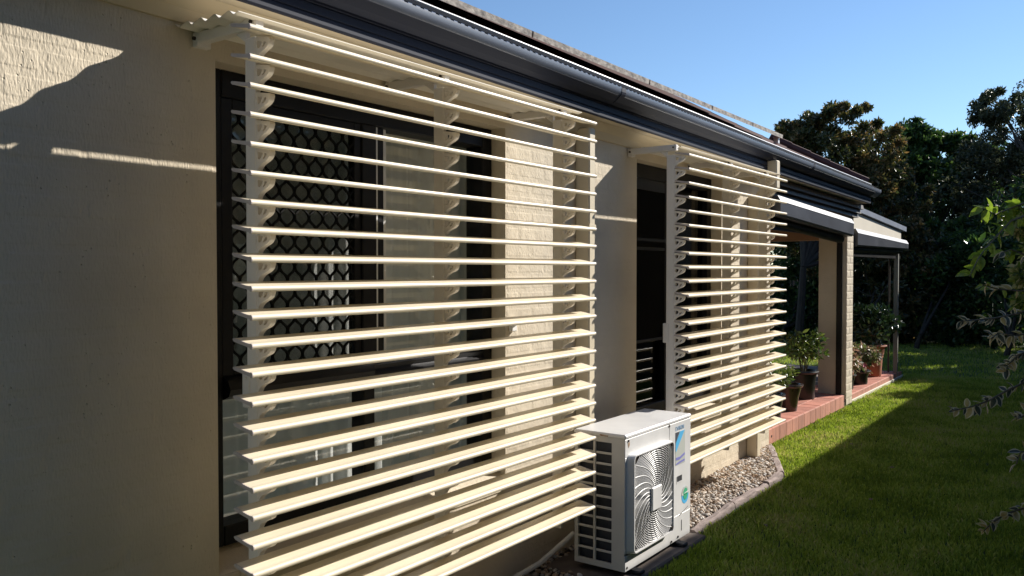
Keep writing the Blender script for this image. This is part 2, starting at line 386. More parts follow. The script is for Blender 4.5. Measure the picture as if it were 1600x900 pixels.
def gcap(m, a, b): m.prism([(-2.414, 2.664), (-2.403, 2.656), (-2.380, 2.667), (-2.358, 2.679), (-2.344, 2.690), (-2.338, 2.704), (-2.338, 2.732), (-2.414, 2.735)], 'y', 10.915, 10.92)
eave('underside_shade', lambda m, a, b: m.prism([(-2.4225, 2.6535), (-2.405, 2.6462), (-2.375, 2.6610), (-2.356, 2.6768), (-2.342, 2.6890), (-2.346, 2.694), (-2.375, 2.668), (-2.42, 2.66)], 'y', a, b - .13), M['navy'], gut)  # dark sheet under the gutter, shade put into its colour
eave('end_cap', gcap, M['gutter'], gut)
for yj in (4.3, 8.1):
    eave('joint', lambda m, a, b: m.prism([(-2.4235, 2.655), (-2.405, 2.646), (-2.374, 2.659), (-2.354, 2.675), (-2.340, 2.687), (-2.332, 2.699), (-2.328, 2.712), (-2.328, 2.737), (-2.334, 2.737), (-2.334, 2.70), (-2.35, 2.68), (-2.40, 2.653)], 'y', yj, yj + .05), M['navy'], gut)
def guardf(m, a, b):
    n = int((b - a) / .012)
    vs = []; fs = []
    for i in range(n + 1):
        y = a + (b - a) * i / n; w = 0.; q = .005 * (1 if (i // 2) % 2 else 0)
        vs += [(-2.327 - q, y, 2.738 - q * 1.5), (-2.36, y, 2.757 + w), (-2.452, y, 2.812 + w)]
    for i in range(n):
        for j in (0, 1): fs.append((i * 3 + j, i * 3 + j + 1, i * 3 + j + 4, i * 3 + j + 3))
    m.add(vs, fs)
eave('leaf_guard', guardf, M['guard'], gut, y0=.8, y1=10.9)
eave('guard_bead', lambda m, a, b: m.tube([(-2.455, y, 2.819) for y in np.linspace(a, b, 40)], .0065, 6), M['bead'], gut, True, y0=.0, y1=10.95)
# roof: stepped tile courses, hipped at the far end, raised weathered mats near the gutter
RX, RP = -2.44, .555
def rooff(m, a, b):
    n = 9
    for i in range(n):
        x0 = RX - i * .3; z0 = 2.765 + i * .3 * RP
        ye0 = 10.95 - .4 * (RX - x0); ye1 = ye0 - .12
        m.add([(x0, a, z0 + .03), (x0, ye0, z0 + .03), (x0 - .31, ye1, z0 + .31 * RP + .016), (x0 - .31, a, z0 + .31 * RP + .016), (x0, a, z0 - .004), (x0, ye0, z0 - .004)], [(0, 1, 2, 3), (4, 5, 1, 0)])
    rx, rz = RX - 2.7, 2.79 + 2.7 * RP; bx = RX - 6.8; bz = 2.79
    m.add([(RX, 10.95, 2.79), (rx, 9.87, rz), (rx - 2.7, 10.95, 2.79)], [(0, 1, 2)])
    m.add([(rx, a, rz), (rx, 9.87, rz), (rx - 2.7, 10.95, 2.79), (rx - 4.1, 10.95, 2.05), (rx - 4.1, a, 2.05)], [(0, 1, 2, 3, 4)])
roof = eave('roof', rooff, M['tile_roof'], house)
hipm = MB()
for i in range(5):
    t0 = i * .3; x, y, z = -2.50 - t0 * .7, 10.90 - t0 * .28, 2.83 + t0 * .7 * RP
    m = MB(); m.tube([(x, y, z + tilt(y)), (x - .23, y - .092, z + .23 * RP + tilt(y))], [.075, .066], 8)
    m.build('hip_tile', M['tile_roof'], roof, True)
yy = 1.2
for ln in (1.5, 1.45, 1.55, 1.2, 1.0, .9):
    m = MB(); m.prism([(-2.85, 3.060), (-2.845, 3.097), (-3.75, 3.548), (-3.755, 3.515)], 'y', yy, yy + ln - .02)
    m.v = [(x, y, z + tilt(y) * .2) for x, y, z in m.v]; p = m.build('roof_mat', M['mat_grey'], house)
    for q in ((yy + ln - .10,) if yy > 7.2 else ()):
        f = MB(); f.cbox(-2.92, -2.87, q, q + .05, 3.0 + tilt(q) * .2, 3.075 + tilt(q) * .2); f.build('foot', M['white'], p)
    yy += ln
# downpipes
def downpipe(y0, y1, top, offset):
    m = MB(); m.cbox(-2.598, -2.500, y0, y1, .03, top, .008)
    p = m.build('downpipe', M['wall2'], house)
    for z in (.35, 1.9):
        b = MB(); b.box(-2.604, -2.4965, y0 - .003, y1 + .003, z, z + .03); b.build('strap', M['wall2'], p)
    if offset:
        b = MB(); b.cbox(-2.44, -2.345, y0, y1, 2.36, 2.60, .008); b.prism([(-2.595, 2.24), (-2.502, 2.20), (-2.347, 2.362), (-2.438, 2.42)], 'y', y0 + .001, y1 - .001)
        b.build('offset_bend', M['wall2'], p)
M['wall2'] = mat('cream_pipe_paint', (.66, .575, .42), .5, var=.04, vscale=3)
downpipe(4.222, 4.292, 2.50, False); downpipe(7.08, 7.165, 2.30, True)
hk = MB(); hk.cbox(-2.60, -2.575, 3.555, 3.60, 1.335, 1.375); hk.cbox(-2.60, -2.57, 3.57, 3.61, 1.395, 1.412); hk.tube([(-2.575, 3.585, 1.37), (-2.555, 3.585, 1.38), (-2.555, 3.585, 1.41)], .006, 6)
hk.build('wall_bracket', M['white'], house)

# ------------------------------------------------------------------ windows
XG = -2.70
def window(y0, y1, z0, z1):
    m = MB(); d0, d1 = -2.80, -2.69; w = .085
    m.cbox(d0, d1, y0 + .001, y0 + w, z0, z1, .004); m.cbox(d0, d1, y1 - w, y1 - .001, z0, z1, .004)
    m.cbox(d0, d1 + .002, y0 + w, y1 - w, z1 - .10, z1 - .001, .004); m.cbox(d0, d1 + .002, y0 + w, y1 - w, z0, z0 + .075, .004)
    return m
def pane(y0, y1, z0, z1, x, parent, m=None):
    p = MB(); p.box(x - .003, x + .003, y0, y1, z0, z1); return p.build('pane', m or M['glass'], parent)
m = window(1.79, 3.53, .625, 2.405)
win1 = m.build('window', M['black'], house)
tr_ = MB(); tr_.prism([(-2.80, 1.175), (-2.69, 1.175), (-2.655, 1.19), (-2.645, 1.215), (-2.66, 1.245), (-2.69, 1.262), (-2.80, 1.262)], 'y', 1.875, 2.62)
tr_.prism([(-2.80, 1.17), (-2.69, 1.17), (-2.672, 1.18), (-2.672, 1.20), (-2.69, 1.215), (-2.684, 1.235), (-2.70, 1.245), (-2.80, 1.245)], 'y', 2.622, 3.445)
tr_.build('transom', M['black'], win1, True)
mu = MB(); mu.cbox(-2.78, -2.685, 2.585, 2.672, 1.262, 2.304); mu.cbox(-2.78, -2.697, 2.600, 2.668, .70, 1.175); mu.build('mullion', M['black'], win1)
al = MB(); al.cbox(-2.76, -2.70, 2.676, 2.694, 1.246, 2.304, .002); al.cbox(-2.775, -2.715, 2.735, 2.762, 1.246, 2.304, .002); al.cbox(-2.73, -2.712, 2.735, 2.756, 1.60, 1.66, .002)
al.build('sliding_stile', M['alu'], win1)
dk = MB(); dk.cbox(-2.755, -2.705, 2.694, 2.735, 1.246, 2.304, .002); dk.build('sash_stile', M['black'], win1)
pane(2.66, 3.445, .70, 1.175, -2.745, win1); pane(1.875, 2.60, .70, 1.175, -2.745, win1); pane(2.76, 3.445, 1.245, 2.305, -2.745, win1); pane(1.875, 2.59, 1.262, 2.305, -2.775, win1)
sc = MB(); sc.cbox(-2.712, -2.695, 1.875, 1.925, 1.262, 2.304, .003); sc.cbox(-2.712, -2.695, 2.545, 2.585, 1.262, 2.304, .003); sc.cbox(-2.712, -2.695, 1.925, 2.545, 2.265, 2.304, .003); sc.cbox(-2.712, -2.695, 1.925, 2.545, 1.262, 1.295, .003)
scr = sc.build('security_screen', M['black'], win1)
fm = MB(); fm.box(-2.7135, -2.7125, 1.925, 2.545, 1.295, 2.265); fm.build('fly_mesh', M['flymesh'], win1)
CW, CHh = .0375, .102
def strand(k):
    """one wavy strand of the ogee security grille"""
    yc = 1.905 + k * CW / 1.0; sgn = 1 if k % 2 else -1
    pts = []
    z = 1.29
    while z <= 2.272:
        ph = (z - 1.29) / CHh
        t = (ph % 1.0)
        u = math.sin(2 * math.pi * t)
        u = math.copysign(abs(u) ** .8, u)
        pts.append((yc + sgn * u * CW * .5, z)); z += CHh / 14
    vs = []; fs = []; hw = .0030
    for i, (y, zz) in enumerate(pts):
        a = pts[max(i - 1, 0)]; b = pts[min(i + 1, len(pts) - 1)]; ty, tz = b[0] - a[0], b[1] - a[1]; l = math.hypot(ty, tz); ny, nz = tz / l * hw, -ty / l * hw
        y = min(max(y, 1.90), 2.57)
        for x in (-2.7105, -2.698): vs += [(x, y + ny, zz + nz), (x, y - ny, zz - nz)]
    for i in range(len(pts) - 1):
        o = i * 4
        for a, b in ((0, 1), (1, 3), (3, 2), (2, 0)): fs.append((o + a, o + b, o + b + 4, o + a + 4))
    m = MB(); m.add(vs, fs); return m
for k in range(0, 18):
    strand(k).build('grille_strand', M['grille'], win1)
m = window(5.012, 6.50, .625, 2.405)
win2 = m.build('window', M['black'], house)
mu = MB(); mu.cbox(-2.78, -2.685, 5.66, 5.735, .70, 2.304); mu.build('mullion', M['black'], win2)
pane(5.735, 6.415, .70, 2.305, -2.735, win2, M['tinted']); pane(5.097, 5.66, .70, 2.305, -2.745, win2, M['tinted'])
sc = MB(); sc.cbox(-2.715, -2.692, 5.097, 5.125, .70, 2.304, .003); sc.cbox(-2.715, -2.692, 5.635, 5.66, .70, 2.304, .003); sc.cbox(-2.715, -2.692, 5.125, 5.635, 2.225, 2.304, .003); sc.cbox(-2.715, -2.692, 5.125, 5.635, 1.80, 1.825, .003)
sf_ = sc.build('sash_frame', M['black'], win2)
fm = MB(); fm.box(-2.6945, -2.6935, 5.125, 5.635, 1.17, 2.225); fm.build('fly_mesh', M['flymesh2'], win2); fm = MB(); fm.cbox(-2.705, -2.690, 5.12, 5.64, 1.15, 1.17, .002); fm.build('mesh_rail', M['black'], win2)
# curtains
def curtain(name, label, y0, y1, z0, z1, x, m, n=14, amp=.035, grp=None):
    N = n * 14; ys = np.linspace(y0, y1, N); ph = np.cumsum(RNG.uniform(.55, 1.5, N)); ph *= 2 * math.pi * n / ph[-1]
    V = []; 
    for zi, z in enumerate(np.linspace(z0, z1, 5)):
        f = 1 - .35 * zi / 4
        V.append(np.stack([x + amp * f * np.sin(ph) + .3 * amp * np.sin(2.1 * ph + zi * .2), ys + .01 * np.sin(ph * .5 + zi * .3), np.full(N, z)], 1))
    V = np.concatenate(V); F = []
    for r in range(4):
        for i in range(N - 1): F.append((r * N + i, r * N + i + 1, (r + 1) * N + i + 1, (r + 1) * N + i))
    o = place(name, npmesh(name, V, np.array(F), m, smooth=True)); o['label'] = label; o['category'] = 'curtain'
    if grp: o['group'] = grp
curtain('curtain', 'white sheer curtain in folds behind the window with the diamond grille', 1.62, 3.68, .60, 2.42, -2.925, M['curtain'], 20, .019)
curtain('curtain', 'beige curtain drawn to the far side of the window behind the air conditioner', 6.10, 6.62, .62, 2.42, -2.93, M['lining'], 5)

# ------------------------------------------------------------------ louvred sun screens
PIT_S = .09
def slat_profile():
    # local: front nose at x=0, back at x=-.097, slopes down outward
    up = [(-.097, .0175), (-.0985, .0205), (-.097, .0235), (-.093, .0245), (-.060, .0185), (-.030, .0125), (-.014, .0105), (-.010, .0115), (-.005, .0110), (-.0015, .0075), (0, .002), (-.0012, -.0035), (-.005, -.0068), (-.010, -.0066), (-.014, -.002), (-.030, .0010), (-.060, .0070), (-.090, .0130)]
    return up
SLP = slat_profile()
def corbel():
    bm = bmesh.new()
    outer = [(-.1085, .010), (-.040, -.001), (-.037, -.008), (-.042, -.022), (-.049, -.029), (-.062, -.036), (-.076, -.041), (-.088, -.047), (-.099, -.056), (-.1085, -.072)]
    inner = [(-.102, -.004), (-.080, -.0075), (-.077, -.011), (-.083, -.023), (-.093, -.030), (-.102, -.026)]
    slit = [(-.068, -.011), (-.058, -.011), (-.055, -.016), (-.064, -.026), (-.074, -.030), (-.077, -.026), (-.069, -.019)]
    def loop(pts): 
        vs = [bm.verts.new((x, 0, z)) for x, z in pts]; return [bm.edges.new((vs[i], vs[(i + 1) % len(vs)])) for i in range(len(vs))]
    es = loop(outer) + loop(inner) + loop(slit)
    bmesh.ops.triangle_fill(bm, use_beauty=True, use_dissolve=False, edges=es)
    r = bmesh.ops.extrude_face_region(bm, geom=list(bm.faces))
    bmesh.ops.translate(bm, verts=[v for v in r['geom'] if isinstance(v, bmesh.types.BMVert)], vec=(0, .020, 0))
    bmesh.ops.recalc_face_normals(bm, faces=bm.faces)
    me = bpy.data.meshes.new('bracket'); bm.to_mesh(me); bm.free(); me.materials.append(M['upright'])
    # raised rib following the lower curve
    return me
CORB = corbel()
capm = MB(); capm.prism([(x * 1.0 + (-.0008 if x < -.05 else .0008), z) for x, z in SLP], 'y', -.004, .0)
CAPM = capm.mesh('slat_cap', M['cap'])
def sun_screen(label, y0, y1, ztop, pitch, ups, n, aw0, aw1, xo=-2.166):
    t = thing('sun_screen', label, 'louvre screen', (xo, y0, 0), 'louvred sun screens fixed in front of the windows')
    m = MB(); m.prism(SLP, 'y', 0, y1 - y0); SM = m.mesh('slat', M['slat'], 50)
    for k in range(n):
        z = ztop - pitch * k + random.uniform(-.0012, .0012)
        s_ = place('slat', SM, t, (xo, y0, z), (0, random.uniform(-.01, .01), random.uniform(-.0006, .0006)))
        place('end_cap', CAPM, s_, (xo, y0, z)); place('end_cap', CAPM, s_, (xo, y1 + .004, z))
    for yu in ups:
        m = MB(); m.cbox(xo - .163, xo - .109, yu, yu + .022, ztop - pitch * (n - 1) - .09, ztop + .012, .003)
        # haunch to the arm
        m.prism([(xo - .163, ztop + .0), (xo - .213, ztop + .035), (xo - .163, ztop + .035)], 'y', yu + .003, yu + .021)
        u = m.build('upright', M['upright'], t)
        for k in range(n): place('bracket', CORB, u, (xo, yu + .002, ztop - pitch * k))
        a = MB(); a.cbox(XW + .002, xo - .092, yu - .012, yu + .024, ztop + .035, ztop + .073, .004); a.cbox(XW + .001, XW + .03, yu - .016, yu + .04, ztop + .022, ztop + .0735, .003)
        ar = a.build('arm', M['upright'], t)
        b = MB()
        for q in (.012,): b.tube([(XW + .018, yu - .013, ztop + .05), (XW + .018, yu - .024, ztop + .05)], .007, 6); b.tube([(xo - .11, yu - .013, ztop + .055), (xo - .11, yu - .02, ztop + .055)], .006, 6)
        b.build('bolt', M['screw'], ar)
    yu = ups[0]; m = MB(); z = ztop - pitch * 13.4
    m.cbox(xo - .182, xo - .145, yu - .006, yu + .03, z, z + .125, .003); m.tube([(xo - .16, yu - .008, z + .02), (xo - .16, yu - .012, z + .02)], .005, 6); m.tube([(xo - .16, yu - .008, z + .10), (xo - .16, yu - .012, z + .10)], .005, 6)
    m.build('splice_plate', M['upright'], t)
    # corrugated hood
    xs = np.linspace(XW + .004, -2.243, 60); pro = [(x, ztop + .079 - .012 * (x - XW) / .36 + .0065 * (lambda q: math.cos(q) + .28 * math.sin(2 * q))((x - XW) / .0755 * 2 * math.pi)) for x in xs]
    m = MB(); m.prism(pro + [(x, z - .0022) for x, z in reversed(pro)], 'y', aw0, aw1, False); h = len(pro)
    m.f += [tuple(q) for q in []]
    m.build('awning_sheet', M['awning'], t, 40)
    return t
sun_screen('larger cream louvred sun screen in front of the window with the diamond grille', 1.618, 3.728, 2.4095, PIT_S, (1.714, 2.65, 3.565), 23, 1.628, 3.712)
sun_screen('smaller cream louvred sun screen beyond the air conditioner beside the verandah', 4.885, 6.80, 2.383, .0887, (4.895, 5.83, 6.60), 23, 4.93, 6.87)

# ------------------------------------------------------------------ air conditioner
AX0, AX1, AY0, AY1, AZ0, AZ1 = -2.40, -2.087, 3.90, 4.735, .055, .787
ac = thing('air_conditioner', 'white outdoor air conditioner unit with a square fan grille between the two sun screens', 'air conditioner', ((AX0 + AX1) / 2, (AY0 + AY1) / 2, 0))
m = MB(); m.box(AX0, AX0 + .012, AY0 + .01, AY1, AZ0, AZ1 - .012); m.box(AX0, AX1 - .004, AY1 - .012, AY1, AZ0, AZ1 - .012); m.box(AX0, AX1 - .004, AY0 + .01, AY1 - .012, AZ0, AZ0 + .012)
m.build('casing', M['acw'], ac)
m = MB(); m.cbox(AX0 - .004, AX1 + .005, AY0 - .005, AY1 + .004, AZ1 - .024, AZ1, .007); m.build('lid', M['acw'], ac, 25)
# near side: corner post, margins and a ladder of bars over the coil
sd = MB(); zt, zb = .735, .085
sd.box(AX0, AX0 + .022, AY0, AY0 + .012, AZ0, AZ1 - .024); sd.box(-2.168, AX1 - .006, AY0, AY0 + .012, AZ0, AZ1 - .024)
sd.box(AX0 + .022, -2.168, AY0, AY0 + .012, AZ0, zb); sd.box(AX0 + .022, -2.168, AY0, AY0 + .012, zt, AZ1 - .024)
sdo = sd.build('side_panel', M['acg'], ac)
b = MB(); b.cbox(-2.281, -2.266, AY0 - .003, AY0 + .009, zb, zt, .002); b.build('side_bar', M['acg'], sdo)
for i in range(1, 11):
    z = zb + (zt - zb) * i / 11; b = MB()
    b.cbox(AX0 + .022, -2.282, AY0 - .001, AY0 + .009, z - .006, z + .006, .002); b.cbox(-2.265, -2.168, AY0 - .001, AY0 + .009, z - .006, z + .006, .002); b.build('side_bar', M['acg'], sdo)
c = MB(); c.box(AX0 + .014, -2.15, AY0 + .035, AY0 + .045, AZ0 + .014, AZ1 - .03); c.build('coil', M['coil'], ac)
# front: panels with a fan opening, service panel
FY0, FY1, FZ0, FZ1 = 3.952, 4.432, .150, .663
SEAM = 4.440
fp = MB()
fp.cbox(AX1 - .006, AX1, AY0 - .001, SEAM - .002, FZ1, AZ1 - .026, .002); fp.cbox(AX1 - .006, AX1 - .0005, AY0, FY0, FZ0, FZ1, .002); fp.cbox(AX1 - .006, AX1 - .0005, FY1, SEAM - .002, FZ0, FZ1, .002)
fp.cbox(AX1 - .006, AX1 + .001, AY0 - .001, SEAM - .002, AZ0, FZ0 - .012, .002)
fpo = fp.build('front_panel', M['acw'], ac)
sp = MB(); sp.cbox(AX1 - .006, AX1 + .0008, SEAM + .001, AY1 + .001, AZ0 + .15, AZ1 - .026, .002); sp.cbox(AX1 - .006, AX1 - .001, SEAM + .001, AY1 + .001, AZ0, AZ0 + .148, .002)
spo = sp.build('service_panel', M['acw'], ac)
# fan shroud standing proud of the panel
def rr(y0, y1, z0, z1, r, n=5):
    P = []
    for cy, cz, a0 in ((y1 - r, z1 - r, 0), (y0 + r, z1 - r, 90), (y0 + r, z0 + r, 180), (y1 - r, z0 + r, 270)):
        for i in range(n + 1): a = R(a0 + 90 * i / n); P.append((cy + r * math.cos(a), cz + r * math.sin(a)))
    return P
XS = AX1 + .034
sh = MB(); o_ = rr(FY0 - .040, FY1 + .008, FZ0 - .008, FZ1 + .014, .03); i_ = rr(FY0 - .004, FY1 - .002, FZ0 + .002, FZ1 + .004, .024); o2 = rr(FY0 - .012, FY1 + .006, FZ0 - .006, FZ1 + .012, .03)
n = len(o_); vs = [(AX1 - .004, y, z) for y, z in o_] + [(XS - .006, y, z) for y, z in o2] + [(XS, y * .994 + .006 * 4.19, z * .994 + .006 * .41) for y, z in o2] + [(XS, y, z) for y, z in i_] + [(XS - .02, y, z) for y, z in i_]
sh.add(vs, [(r * n + i, r * n + (i + 1) % n, (r + 1) * n + (i + 1) % n, (r + 1) * n + i) for r in range(4) for i in range(n)])
sho = sh.build('fan_shroud', M['acw'], ac, 40)
cav = MB(); cav.box(-2.30, -2.29, FY0, FY1, FZ0, FZ1); cav.box(-2.29, AX1 - .004, FY0 - .012, FY0 - .002, FZ0, FZ1); cav.box(-2.29, AX1 - .004, FY1 + .001, FY1 + .006, FZ0, FZ1); cav.box(-2.29, AX1 - .004, FY0, FY1, FZ0 - .01, FZ0); cav.box(-2.29, AX1 - .004, FY0, FY1, FZ1, FZ1 + .005)
cav.build('fan_cavity', M['cav'], ac)
FC = ((FY0 + FY1) / 2 + .012, .393)
fb = MB()
for k in range(3):
    a0 = k * 2.094 + .4; vs = []; fs = []
    for i in range(9):
        a = a0 + i * .17
        for j, r in enumerate((.05, .12, .19)): vs.append((-2.20 + .05 * (i / 8 - .5) + .004 * j, FC[0] + r * math.cos(a + .25 * j), FC[1] + r * math.sin(a + .25 * j)))
    for i in range(8):
        for j in (0, 1): fs.append((i * 3 + j, i * 3 + j + 1, i * 3 + j + 4, i * 3 + j + 3))
    fb.add(vs, fs)
fb.tube([(-2.24, *FC), (-2.17, *FC)], .055, 20)
fb.build('fan', M['blade'], ac, True)
# wire grille: rings and swirled spokes trimmed to the square
gr = MB(); XR = XS - .010
def inside(y, z): return FY0 - .002 < y < FY1 - .003 and FZ0 + .003 < z < FZ1 + .002
def wire(pts, r, x):
    run = []
    for p in pts + [None]:
        if p is not None and inside(*p): run.append(p)
        else:
            if len(run) > 2: gr.tube([(x, q[0], q[1]) for q in run], r, 4)
            run = []
for i in range(24):
    r = .062 + i * .0118
    ns = 72; wire([(FC[0] + r * math.cos(2 * math.pi * k / ns), FC[1] + r * math.sin(2 * math.pi * k / ns)) for k in range(ns + 1)], .0024, XR + .002)
for k in range(26):
    a0 = 2 * math.pi * k / 26; pts = []
    for i in range(26):
        f = i / 25; r = .05 + .30 * f; a = a0 + .95 * (1 - (1 - f) ** 1.5); pts.append((FC[0] + r * math.cos(a), FC[1] + r * math.sin(a)))
    wire(pts, .0020, XR + .0035)
gr.build('fan_grille', M['acw'], ac, True)
m = MB(); m.cbox(XR + .004, XR + .016, FC[0] - .058, FC[0] + .058, FC[1] - .066, FC[1] + .066, .006); m.build('hub_plate', M['acw'], ac)
for y, z in ((FY0 + .012, FZ1 - .010), (FY1 - .016, FZ1 - .010), (FY1 - .016, FZ0 + .020)):
    m = MB(); m.tube([(XR, y, z), (XR + .008, y, z)], .010, 10); m.build('grille_clip', M['screw'], ac)
for y, z in ((AY0 + .035, AZ1 - .036), (SEAM - .004, AZ1 - .032), (AY0 + .02, AZ0 + .02), (SEAM + .03, AZ0 + .014), (SEAM + .12, AZ0 + .02)):
    m = MB(); m.tube([(AX1, y, z), (AX1 + .004, y, z)], .0065, 10); m.build('screw', M['screw'], ac)
m = MB(); m.add([(AX1 + .0016, AY0 + .028, AZ1 - .046), (AX1 + .0016, AY0 + .05, AZ1 - .043), (AX1 + .0016, AY0 + .047, AZ1 - .062), (AX1 + .0016, AY0 + .036, AZ1 - .075)], [(0, 1, 2, 3)])
m.add([(AX0 + .16, AY0 - .0062, AZ1 - .010), (AX0 + .215, AY0 - .0062, AZ1 - .012), (AX0 + .21, AY0 - .0062, AZ1 - .020), (AX0 + .165, AY0 - .0062, AZ1 - .018)], [(0, 1, 2, 3)])
m.build('rust_mark', M['rust'], ac)
m = MB(); m.box(AX1 - .002, AX1 + .0016, 4.538, 4.612, .404, .437); m.build('cable_slot', M['dark'], ac)
m = MB(); m.box(AX1 - .002, AX1 + .0028, 4.535, 4.538, .392, .437); m.box(AX1 - .002, AX1 + .0028, 4.538, 4.612, .398, .404); m.build('slot_rim', M['acw'], ac)
m = MB(); m.prism([(4.58, .196), (4.70, .226), (4.70, .229), (4.58, .199)], 'x', AX1, AX1 + .0017); m.prism([(4.610, .10), (4.613, .10), (4.613, .165), (4.610, .165)], 'x', AX1, AX1 + .0015); m.build('panel_gap', M['dark'], ac)
# print on the service panel
XP = AX1 + .0014
def decal(name, polys, m, x=XP):
    mb = MB()
    for p in polys: mb.prism(p, 'x', x, x + .0006)
    return mb.build(name, m, ac)
sy0, sy1, sz0, sz1 = 4.520, 4.652, .505, .702
decal('label_sheet', [[(sy0, sz0), (sy1, sz0), (sy1, sz1), (sy0, sz1)]], M['ink_grey'])
decal('label_stripe', [[(sy0, .600), (sy0 + .002, .640), (sy0 + .062, sz1), (sy1 - .006, sz1), (sy0 + .004, .585)]], M['ink_cyan'], XP + .0008)
decal('label_corner', [[(sy0, .640), (sy0 + .055, sz1), (sy0, sz1)]], M['ink_dark'], XP + .0008)
decal('label_text', [[(sy0 + .004, .537), (sy0 + .05, .533), (sy1 - .002, .552), (sy1 - .002, .566), (sy0 + .06, .551), (sy0 + .004, .553)], [(sy0 + .004, .508), (sy1 - .004, .516), (sy1 - .004, .528), (sy0 + .05, .524), (sy0 + .004, .516)]], M['ink_violet'], XP + .0008)
decal('round_sticker', [[(4.657 + .050 * math.cos(a), .306 + .052 * math.sin(a)) for a in np.linspace(0, 2 * math.pi, 32, endpoint=False)]], M['ink_cyan'])
decal('sticker_rim', [[(4.657 + .050 * math.cos(a), .308 + .050 * math.sin(a)) for a in np.linspace(0, math.pi, 20)]], M['ink_grey'], XP + .0005)
decal('sticker_centre', [[(4.660 + .032 * math.cos(a), .312 + .036 * math.sin(a)) for a in np.linspace(0, 2 * math.pi, 28, endpoint=False)]], M['ink_green'], XP + .0012)
decal('sticker_band', [[(4.615, .306), (4.700, .318), (4.700, .326), (4.615, .314)]], M['white'], XP + .0020)
def text(s, size, y, z, m, name):
    cu = bpy.data.curves.new(name, 'FONT'); cu.body = s; cu.size = size; cu.extrude = .0004; cu.align_x = 'LEFT'
    tmp = bpy.data.objects.new(name, cu); COL.objects.link(tmp)
    dg = bpy.context.evaluated_depsgraph_get(); me = bpy.data.meshes.new_from_object(tmp.evaluated_get(dg)); bpy.data.objects.remove(tmp)
    me.materials.clear(); me.materials.append(m)
    me.transform(Matrix.Translation((0, 0, 0)) @ Euler((R(90), 0, R(90))).to_matrix().to_4x4())
    return place(name, me, ac, (XP + .0006, y, z))
text('DAIKIN', .036, 4.519, .712, M['ink_blue'], 'brand_lettering')
text('INVERTER', .0125, 4.628, .3085, M['ink_green'], 'sticker_lettering').location.x += .0025
# small print column
m = MB()
for i in range(9):
    z = .335 - i * .022; m.box(XP, XP + .0006, 4.470, 4.470 + random.uniform(.02, .035), z, z + .006)
m.build('fine_print', M['ink_grey'], ac)
for y in (4.02, 4.58):
    m = MB(); m.cbox(AX0 + .01, AX1 + .045, y - .03, y + .03, .018, .04, .006); m.cbox(AX0 + .01, AX1 - .01, y - .028, y + .028, .03, AZ0, .006); m.build('foot', M['dark'], ac)
m = MB(); m.cbox(-2.56, -2.03, 3.80, 4.86, -.03, .018, .01); o = m.build('paver', M['concrete']); o['label'] = 'dark concrete paver under the air conditioner'; o['category'] = 'paver'
m = MB(); m.tube([(-2.42, 3.93, .20), (-2.46, 3.88, .15), (-2.50, 3.70, .075), (-2.53, 3.45, .045), (-2.55, 3.25, .035)], .014, 8)
o = m.build('drain_pipe', M['acg'], None, True); o['label'] = 'thin pale drain pipe running along the wall behind the air conditioner'; o['category'] = 'pipe'

# ------------------------------------------------------------------ gravel strip and edging
def inpoly(p, poly):
    c = False; j = len(poly) - 1
    for i in range(len(poly)):
        if (poly[i][1] > p[1]) != (poly[j][1] > p[1]) and p[0] < (poly[j][0] - poly[i][0]) * (p[1] - poly[i][1]) / (poly[j][1] - poly[i][1]) + poly[i][0]: c = not c
        j = i
    return c
bed = [(-2.60, 1.2), (-2.22, 1.2), (-2.16, 3.8), (-2.17, 4.7), (-2.20, 5.6), (-2.185, 6.62), (-2.56, 7.66), (-2.60, 7.70)]
m = MB(); m.prism(bed, 'z', -.011, .006); m.build('gravel_bed', M['soil'], kind='structure')
ico = bmesh.new(); bmesh.ops.create_icosphere(ico, subdivisions=2, radius=1); IV = np.array([v.co[:] for v in ico.verts]); IF = np.array([[v.index for v in f.verts] for f in ico.faces]); ico.free()
PV = []; PF = []; PA = []; cnt = 0
def addp(x, y, z, r):
    global cnt
    d = np.array([r * random.uniform(.8, 1.35), r * random.uniform(.75, 1.2), r * random.uniform(.5, .8)])
    V = IV * (1 + .22 * np.sin(IV @ RNG.normal(0, 2.2, (3, 3)) + RNG.uniform(0, 6, 3)).mean(1, keepdims=True)) * d
    E = np.array(Euler((random.uniform(-.5, .5), random.uniform(-.5, .5), random.uniform(0, 6.3))).to_matrix())
    PV.append(V @ E.T + (x, y, z)); PF.append(IF + cnt); PA.append(np.full(len(IV), random.random())); cnt += len(IV)
tries = 0
while cnt < 42 * 7000:
    x = random.uniform(-2.60, -2.16); y = random.uniform(1.9, 7.7) if random.random() < .25 else random.uniform(4.5, 7.7)
    if inpoly((x, y), bed) and not (-2.54 < x and 3.82 < y < 4.84): addp(x, y, random.uniform(.008, .030), random.choice((.008, .010, .013, .016)))
o = place('pebbles', npmesh('pebbles', np.concatenate(PV), np.concatenate(PF), M['pebble'], np.concatenate(PA), True)); o['label'] = 'loose cream and brown river pebbles filling the strip along the wall'; o['category'] = 'gravel'; o['kind'] = 'stuff'
